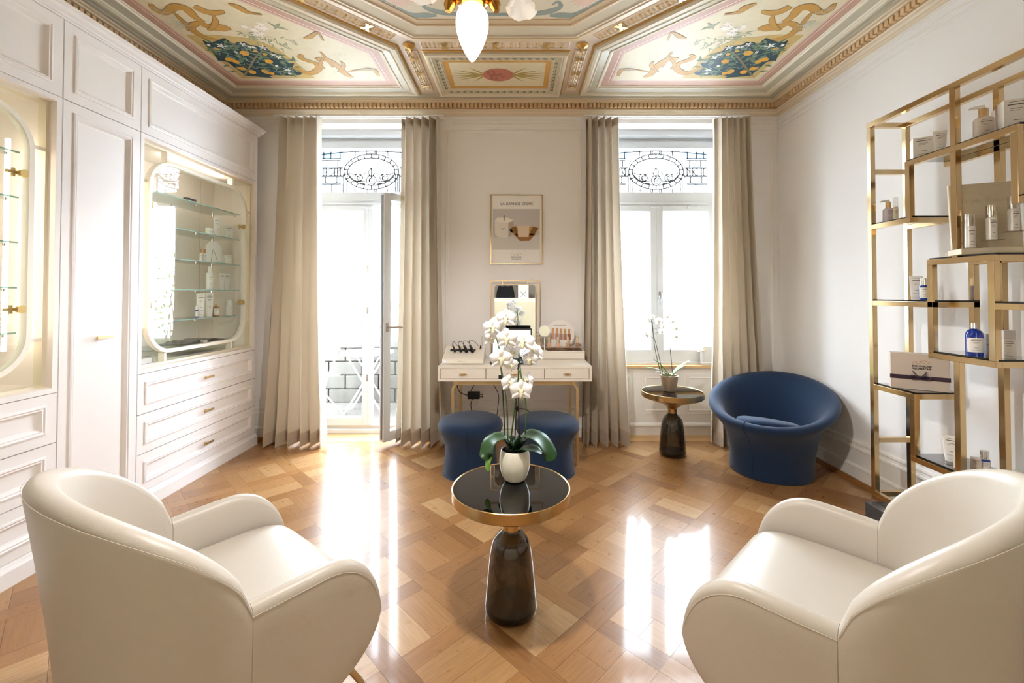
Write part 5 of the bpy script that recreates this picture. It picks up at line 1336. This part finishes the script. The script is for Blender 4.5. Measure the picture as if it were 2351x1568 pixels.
# display board with three silver bottles
db = thing('display_board', 'tilted champagne display board lettered Triple Shield on the brass shelving', 'display board', (2.20, 2.04, sG), -.42)
CHB = mat('champagne_board', '#d9cdb4', .3, metal=.35, noise=.12, nscale=30, stretch=(1, 1, 14))
bd = MB().box(-.125, .125, -.008, .008, 0, .32).build('board', CHB, db, bevel=.002); bd.location = (0, .035, .028); bd.rotation_euler = (-.10, 0, 0)
MB().box(-.13, .16, -.07, .06, 0, .027).build('board_base', CHB, db, bevel=.002)
text('Triple Shield', .034, mat('emboss', '#cabda2', .3, metal=.3), bd, frame_m((0.0, -.0085, .235), (1, 0, 0), (0, 0, 1)), 'lettering')
cs = math.cos(-.42); sn = math.sin(-.42)
for k, (ox, oz) in enumerate(((-.075, 0), (.0, .035), (.075, .07))):
    x, y = ox, -.010
    bt = bottle('silver capped white serum bottle on the display board, ' + ('lowest', 'middle', 'highest')[k] + ' of three', (2.20 + cs * x - sn * y, 2.04 + sn * x + cs * y, sG + .032 + oz), -.42, .038, .160, mat('pearl_bottle', '#e6e2da', .3, metal=.15), SILVER, cap=.36, capr=.98, shoulder=.05, group='serum bottles on the display board')
    MB().box(-.032, .032, -.030, .020, -.004, -.0008).build('acrylic_rest', ACR, bt)
tag(MB().box(2.13, 2.165, 2.10, 2.185, sG, sG + .022).build('leaflet_stack', mat('leaflets', '#cdbfb4', .6)), 'small stack of leaflets at the foot of the display board', 'leaflets')
tube_('white cream tube beside the small blue bottle on the brass shelf', at(2104, 2.215, s2_), -.6, .06, .125)
bottle('small blue serum bottle with clear pump cap beside a white tube', at(2121, 2.175, s2_), -.5, .040, .115, BLUEGL, CHROME, cap=.32, capr=.7, labelm=PAPER, shoulder=.08)
bottle('large cobalt blue spray bottle in the middle brass cube', at(2235, 2.17, sB), -.6, .064, .150, BLUEGL, CHROME, cap=.17, capr=.35, labelm=PAPER, shoulder=.28)
bottle('white jar bottle with frosted cap half behind the brass post', at(2268, 2.25, sB), -.6, .042, .10, PAPER, mat('frost_cap', '#e4e2e6', .4), cap=.35, capr=.97, shoulder=.05)
bottle('tall white bottle with frosted cap at the near end of the brass cube', at(2310, 2.215, sB), -.6, .055, .125, PAPER, MATS['frost_cap'], cap=.3, capr=.97, shoulder=.05)
# gift box with a purple ribbon
gx = thing('gift_box', 'cream gift box tied with a dark purple ribbon on the brass shelving', 'gift box', (2.205, 2.425, sP), -.62)
MB().box(-.12, .12, -.035, .035, 0, .195).build('box_body', mat('gift_cream', '#d5c8bc', .5), gx, bevel=.002)
MB().box(.1202, .1216, -.034, .034, .001, .194).build('box_side', PAPER, gx)
PUR = mat('purple_ribbon', '#3a2438', .35, sheen=.3)
b = MB(); b.box(-.1225, .1235, -.0375, -.0355, .055, .077); b.box(.1218, .1232, -.0355, .036, .055, .077); b.build('ribbon_band', PUR, gx)
b = MB()
for s in (-1, 1):
    b.tube(pline([(0, -.042, .067), (s * .022, -.050, .078), (s * .045, -.048, .072), (s * .03, -.046, .060), (0, -.042, .065)], 5), .006, 6, flat=.5); b.tube(pline([(0, -.042, .066), (s * .02, -.045, .088), (s * .028, -.043, .102)], 4), [.005, .006, .006, .006, .006, .006, .006, .006, .004], 6, flat=.4)
b.tube([(-.008, -.043, .067), (.008, -.043, .067)], .008, 8); b.build('ribbon_bow', PUR, gx, smooth=60)
text('BIOLOGIQUE\nRECHERCHE', .0135, INKD, gx, frame_m((.01, -.0356, .122), (1, 0, 0), (0, 0, 1)), 'lettering', bold=.0003)
p = Paint(PY(-.0351)); p.h = .0005
for pts in (((-.03, .142), (-.015, .154), (-.005, .140), (.01, .152), (.025, .142), (.045, .154)), ((.0, .154), (.02, .160), (.035, .156))): p.stroke([q + (.0022,) for q in pts])
p.done('gold_flourish', mat('gold_print', '#c79d4e', .35, metal=.5), gx)
tube_('white cream tube on the lowest brass shelf behind the armchair', at(2180, 2.215, sL), -.8, .075, .125)
carton('skincare_carton', 'white carton beside the tube on the lowest brass shelf', at(2197, 2.17, sL), -.8, .045, .045, .07)
bottle('small dark blue pump bottle with chrome cap on the lowest brass shelf', at(2253, 2.23, sL), -.7, .040, .105, BLUEGL, CHROME, cap=.38, capr=.8, labelm=PAPER, shoulder=.06)
carton('skincare_carton', 'grey beige carton next to the dark blue bottle on the lowest shelf', at(2233, 2.20, sL), -.7, .035, .035, .065, BEIGEC)

# ---- cosmetics in the right display cabinet (front faces +X)
def cyat(x, X=-2.50): return -X * F / (1187 - x)
CA = 1.0
def ca(x, z, X=-2.50): return (X, cyat(x, X), z + .0005)
GC = 'cosmetics in the glass cabinet'
tube_('tall white tube on the second cabinet shelf', ca(497, 1.811), CA, .062, .165, group=GC)
bottle('small white jar on the second cabinet shelf', ca(480, 1.811), CA, .06, .065, PAPER, WHITEP, cap=.35, capr=.98, shoulder=.03, group=GC, name='cream_jar')
carton('skincare_carton', 'white carton with beige printed side on the second cabinet shelf', ca(521, 1.811), CA, .055, .07, .115, PAPER, BEIGEC, GC)
sg = thing('arched_sign', 'white arch-shaped display sign on the third cabinet shelf', 'sign', ca(489, 1.5945, -2.56), CA, GC)
pol = [(-.075, 0), (.075, 0)] + [(.06 * math.cos(PI * k / 12), .13 + .06 * math.sin(PI * k / 12)) for k in range(13)]
MB().prism(pol, -.004, .004, lambda a, b, h: (a, h, b)).build('arch_card', PAPER, sg)
p = Paint(PY(-.0042)); p.h = .0006; p.stroke([(-.02, .0, .003), (-.008, .11, .003)], 0, 3); p.stroke([(-.008, .11, .003), (.002, .11, .003), (.035, 0, .003)], 0, 3); p.done('printed_line', INK, sg)
carton('skincare_carton', 'small white carton on the third cabinet shelf', ca(521, 1.594), CA, .045, .055, .08, PAPER, BEIGEC, GC)
for x, l in ((461, 'slim clear serum bottle with orange collar, left of the arched sign'), (469, 'slim clear serum bottle nearest the arched sign')):
    bottle(l, ca(x, 1.594), CA, .022, .105, mat('clear_serum', '#e9e6df', .2), AMBER, cap=.3, capr=.8, group=GC)
bottle('tall clear lotion bottle with white cone cap on the fourth cabinet shelf', ca(481, 1.377), CA, .05, .185, mat('clear_lotion', '#e9ebea', .15), WHITEP, cap=.24, capr=.55, shoulder=.1, labelm=PAPER, group=GC)
tube_('white tube on the fourth cabinet shelf, left of a pair', ca(509, 1.377), CA, .045, .135, group=GC)
tube_('white tube on the fourth cabinet shelf, right of a pair', ca(521, 1.377), CA, .045, .135, group=GC)
tube_('white tube on the lowest cabinet shelf, left of a pair', ca(461, 1.160), CA, .06, .18, group=GC)
tube_('white tube on the lowest cabinet shelf, right of a pair', ca(481, 1.160), CA, .06, .185, group=GC)
bottle('small amber oil bottle with gold cap on the lowest cabinet shelf', ca(496, 1.160), CA, .045, .10, AMBER, MATS['gold_collar'], cap=.2, capr=.4, labelm=PAPER, group=GC)
bottle('white bottle with rounded cap on the lowest cabinet shelf', ca(527, 1.160), CA, .06, .13, PAPER, WHITEP, cap=.4, capr=.97, shoulder=.03, group=GC)
bottle('tiny blue labelled ampoule on the lowest cabinet shelf', ca(452, 1.160), CA, .022, .085, BLUEGL, WHITEP, cap=.3, capr=.7, labelm=PAPER, group=GC)
for x, l in ((427, 'silver lidded jar on the top cabinet shelf, left of two'), (440, 'silver lidded jar on the top cabinet shelf, right of two')):
    bottle(l, ca(x, 2.028), CA, .05, .042, mat('grey_jar', '#c9c9cc', .3), mat('black_lid', '#3a3c40', .3), cap=.4, capr=.98, shoulder=.03, group=GC, name='cream_jar')
mg = thing('open_magazine', 'open glossy magazine lying at the bottom of the glass cabinet', 'magazine', (-2.50, 3.40, .975))
for s in (-1, 1):
    MB().grid(lambda u, v: (-.10 + .20 * v, s * (.002 + .20 * u), .016 * math.sin(PI * min(1, u * 1.3)) ** .7 + .002), 12, 3).build('page', mat('magazine_page', '#e9e7e3' if s > 0 else '#55575a', .3), mg, recalc=False, smooth=60)
MB().box(-.105, .105, -.205, .205, -.004, .0).build('cover', mat('magazine_cover', '#3a3b3e', .3), mg)
MB().box(-2.66, -2.42, 2.9, 3.75, .960, .9705).build('glass_floor', SHELFGL, bpy.data.objects['display_cabinet'])
lb_ = thing('sample_box', 'clear box of white samples in the lower corner of the display cabinet', 'box', (-2.47, 2.86, .8895))
MB().box(-.07, .07, -.055, .055, 0, .045).build('acrylic_box', pane_mat('acrylic2', '#f2f2f2', 2.0), lb_)
for k in range(4): MB().box(-.06 + k * .032, -.033 + k * .032, -.045, .045, .003, .035).build('sample_sachet', PAPER, lb_)
# ---- and in the left one
carton('skincare_carton', 'white carton in the lit cabinet, on the shelf above the pink boxes', (-2.52, 2.065, 1.5945), CA, .07, .06, .085, PAPER, None, GC)
for k in range(2): carton('skincare_carton', ('pink striped flat carton in the lit cabinet, lower of two', 'pink striped flat carton in the lit cabinet, upper of two')[k], (-2.52, 2.075 - .01 * k, 1.3775 + k * .041), CA, .09, .07, .04, mat('pink_card', '#d9ab9a', .5), None, GC)

# ================================================================ speaker on the window sill
sp = thing('portable_speaker', 'white portable speaker box with tan leather handle on the window sill', 'speaker', (1.86, 4.215, .6645))
MB().ring(rrect(-.105, .105, -.036, .036, .03, 6), [(0, 0), (.004, -.004)], lambda a, b, h: (a, b, h + .004)).prism(rrect(-.105, .105, -.036, .036, .03, 6), .004, .172, PZ(0)).build('speaker_body', mat('speaker_white', '#c9c7c4', .45, bump=.1, bscale=500), sp, smooth=30)
MB().prism(rrect(-.106, .106, -.037, .037, .03, 6), .172, .182, PZ(0)).build('top_rim', WHITEP, sp, smooth=30)
MB().prism(rrect(-.1055, .1055, -.0365, .0365, .03, 6), .024, .030, PZ(0)).build('groove_ring', WHITEP, sp, smooth=30)
MB().tube(pline([(-.075, -.041, .145), (-.11, -.035, .135), (-.128, 0, .125), (-.11, .035, .135), (-.075, .041, .145)], 5), .009, 8, flat=.45).build('leather_handle', mat('tan_leather', '#c9986a', .5), sp, smooth=60)

# ================================================================ chandelier
ch = thing('chandelier', 'brass chandelier with frosted glass shades and a glowing teardrop globe', 'chandelier', (XC, YC, 2.108))
BRA = mat('brass_lamp', '#c08a3e', .18, metal=1.)
MB().lathe(pline([(.0, 1.015), (.07, 1.012), (.09, .99), (.05, .96), (.018, .93), (.013, .80), (.013, .42), (.03, .38), (.05, .34), (.03, .30), (.035, .26), (.055, .235), (.045, .215), (0, .21)], 3), (0, 0, 0), 28).build('brass_stem', BRA, ch, smooth=50)
OPAL = mat('opal_glow', '#fff7ea', .3, emit='#fff1dc', estr=5.)
MB().lathe(pline([(0, .022), (.008, .027), (.022, .048), (.040, .085), (.052, .125), (.0555, .155), (.051, .185), (.038, .206), (.028, .214)], 4), (0, 0, 0), 36).build('teardrop_globe', OPAL, ch, smooth=80)
FROST = mat('frosted_shade', '#f7f0e6', .5, transl=.5)
for a in (.15, 3.50, 4.71):
    ca_, sa = math.cos(a), math.sin(a)
    ar = MB().tube(pline([(ca_ * .03, sa * .03, .325), (ca_ * .08, sa * .08, .395), (ca_ * .12, sa * .12, .405), (ca_ * .147, sa * .147, .355), (ca_ * .150, sa * .150, .325)], 5), .008, 8).build('arm', BRA, ch, smooth=60)
    lp_ = [(ca_ * (.08), sa * (.08), .21)]
    MB().lathe(pline([(.010, .330), (.022, .317), (.028, .295), (.020, .287)], 3), (ca_ * .150, sa * .150, 0), 14).build('shade_cup', BRA, ar, smooth=60)
    def shade(u, v, ca_=ca_, sa=sa):
        t = 2 * PI * u; r = .022 + .030 * v ** 1.3 + (.005 * math.sin(6 * t) * v ** 3); z = .297 - .085 * v + .006 * math.sin(6 * t) * v ** 3; out = .02 * v
        return (ca_ * (.150 + out) + r * math.cos(t), sa * (.150 + out) + r * math.sin(t), z)
    MB().grid(shade, 36, 8, cu=True).build('glass_shade', FROST, ar, smooth=80, recalc=False)
for k in range(4):
    a = 2 * PI * k / 4; c_, s_ = math.cos(a), math.sin(a)
    MB().tube([(c_ * .045, s_ * .045, .265), (c_ * .066, s_ * .066, .245), (c_ * .078, s_ * .078, .215), (c_ * .082, s_ * .082, .195)], [.010, .020, .020, .010], 10).build('brass_bud', BRA, ch, smooth=60)
pd = bpy.data.lights.new('chandelier_lamp', 'SPOT'); pd.energy = 66; pd.color = (1, .95, .91); pd.shadow_soft_size = .05; pd.spot_size = math.radians(176); pd.spot_blend = .35
po_ = bpy.data.objects.new('chandelier_lamp', pd); COL.objects.link(po_); po_.parent = ch; po_.location = (0, 0, -.03)

# ================================================================ reception counter behind the viewpoint (seen in the mirrors)
rc = thing('reception_counter', 'cream reception counter with a lit top edge reflected in the vanity mirror', 'counter', (0, -.55, 0), 0, None, True)
b = MB(); b.box(-1.6, 1.6, -.62, -.30, 0, 1.235); b.build('counter_front', mat('counter_cream', '#e8e0c4', .4), rc, bevel=.004)
MB().box(-1.65, 1.65, -.66, -.27, 1.235, 1.262).build('counter_top', PAPER, rc, bevel=.003)
MB().box(-1.6, 1.6, -.297, -.292, 1.205, 1.228).build('led_edge', mat('counter_led', '#fff6dd', .4, emit='#fff0c8', estr=1.2), rc)
wb_ = thing('ribboned_bag', 'white carrier bag with dark bow on the counter, reflected in the vanity mirror', 'bag', (.12, -.47, 1.2625))
MB().box(-.10, .10, -.05, .05, 0, .25).build('bag_body', PAPER, wb_, bevel=.002)
b = MB()
for s in (-1, 1): b.tube([(-.05 * s, .053, .02), (0, .056, .07), (.05 * s, .053, .12)], .008, 6, flat=.4)
b.build('bag_bow', INKD, wb_)
jk = thing('figure_dummy', 'black cloth garment on the counter, reflected in the vanity mirror', 'dummy', (-.22, -.47, 1.2625))  # dark bundle standing in for the person behind the camera
b = MB(); b.grid(lambda u, v: (.17 * math.cos(2 * PI * u) * (1 - .25 * v * v) * (1 + .05 * math.sin(9 * u * 6.28)), .08 * math.sin(2 * PI * u) * (1 - .2 * v), .22 * v + .012 * math.sin(5 * 6.28 * u)* v), 40, 8, cu=True)
b.add([(0, 0, .225)], []); n0 = len(b.v) - 1
b.f += [(i * 8 + 7, ((i + 1) % 40) * 8 + 7, n0) for i in range(40)]
b.build('dummy_bundle', mat('black_cloth', '#0d0f14', .9, sheen=.2), jk, smooth=60)
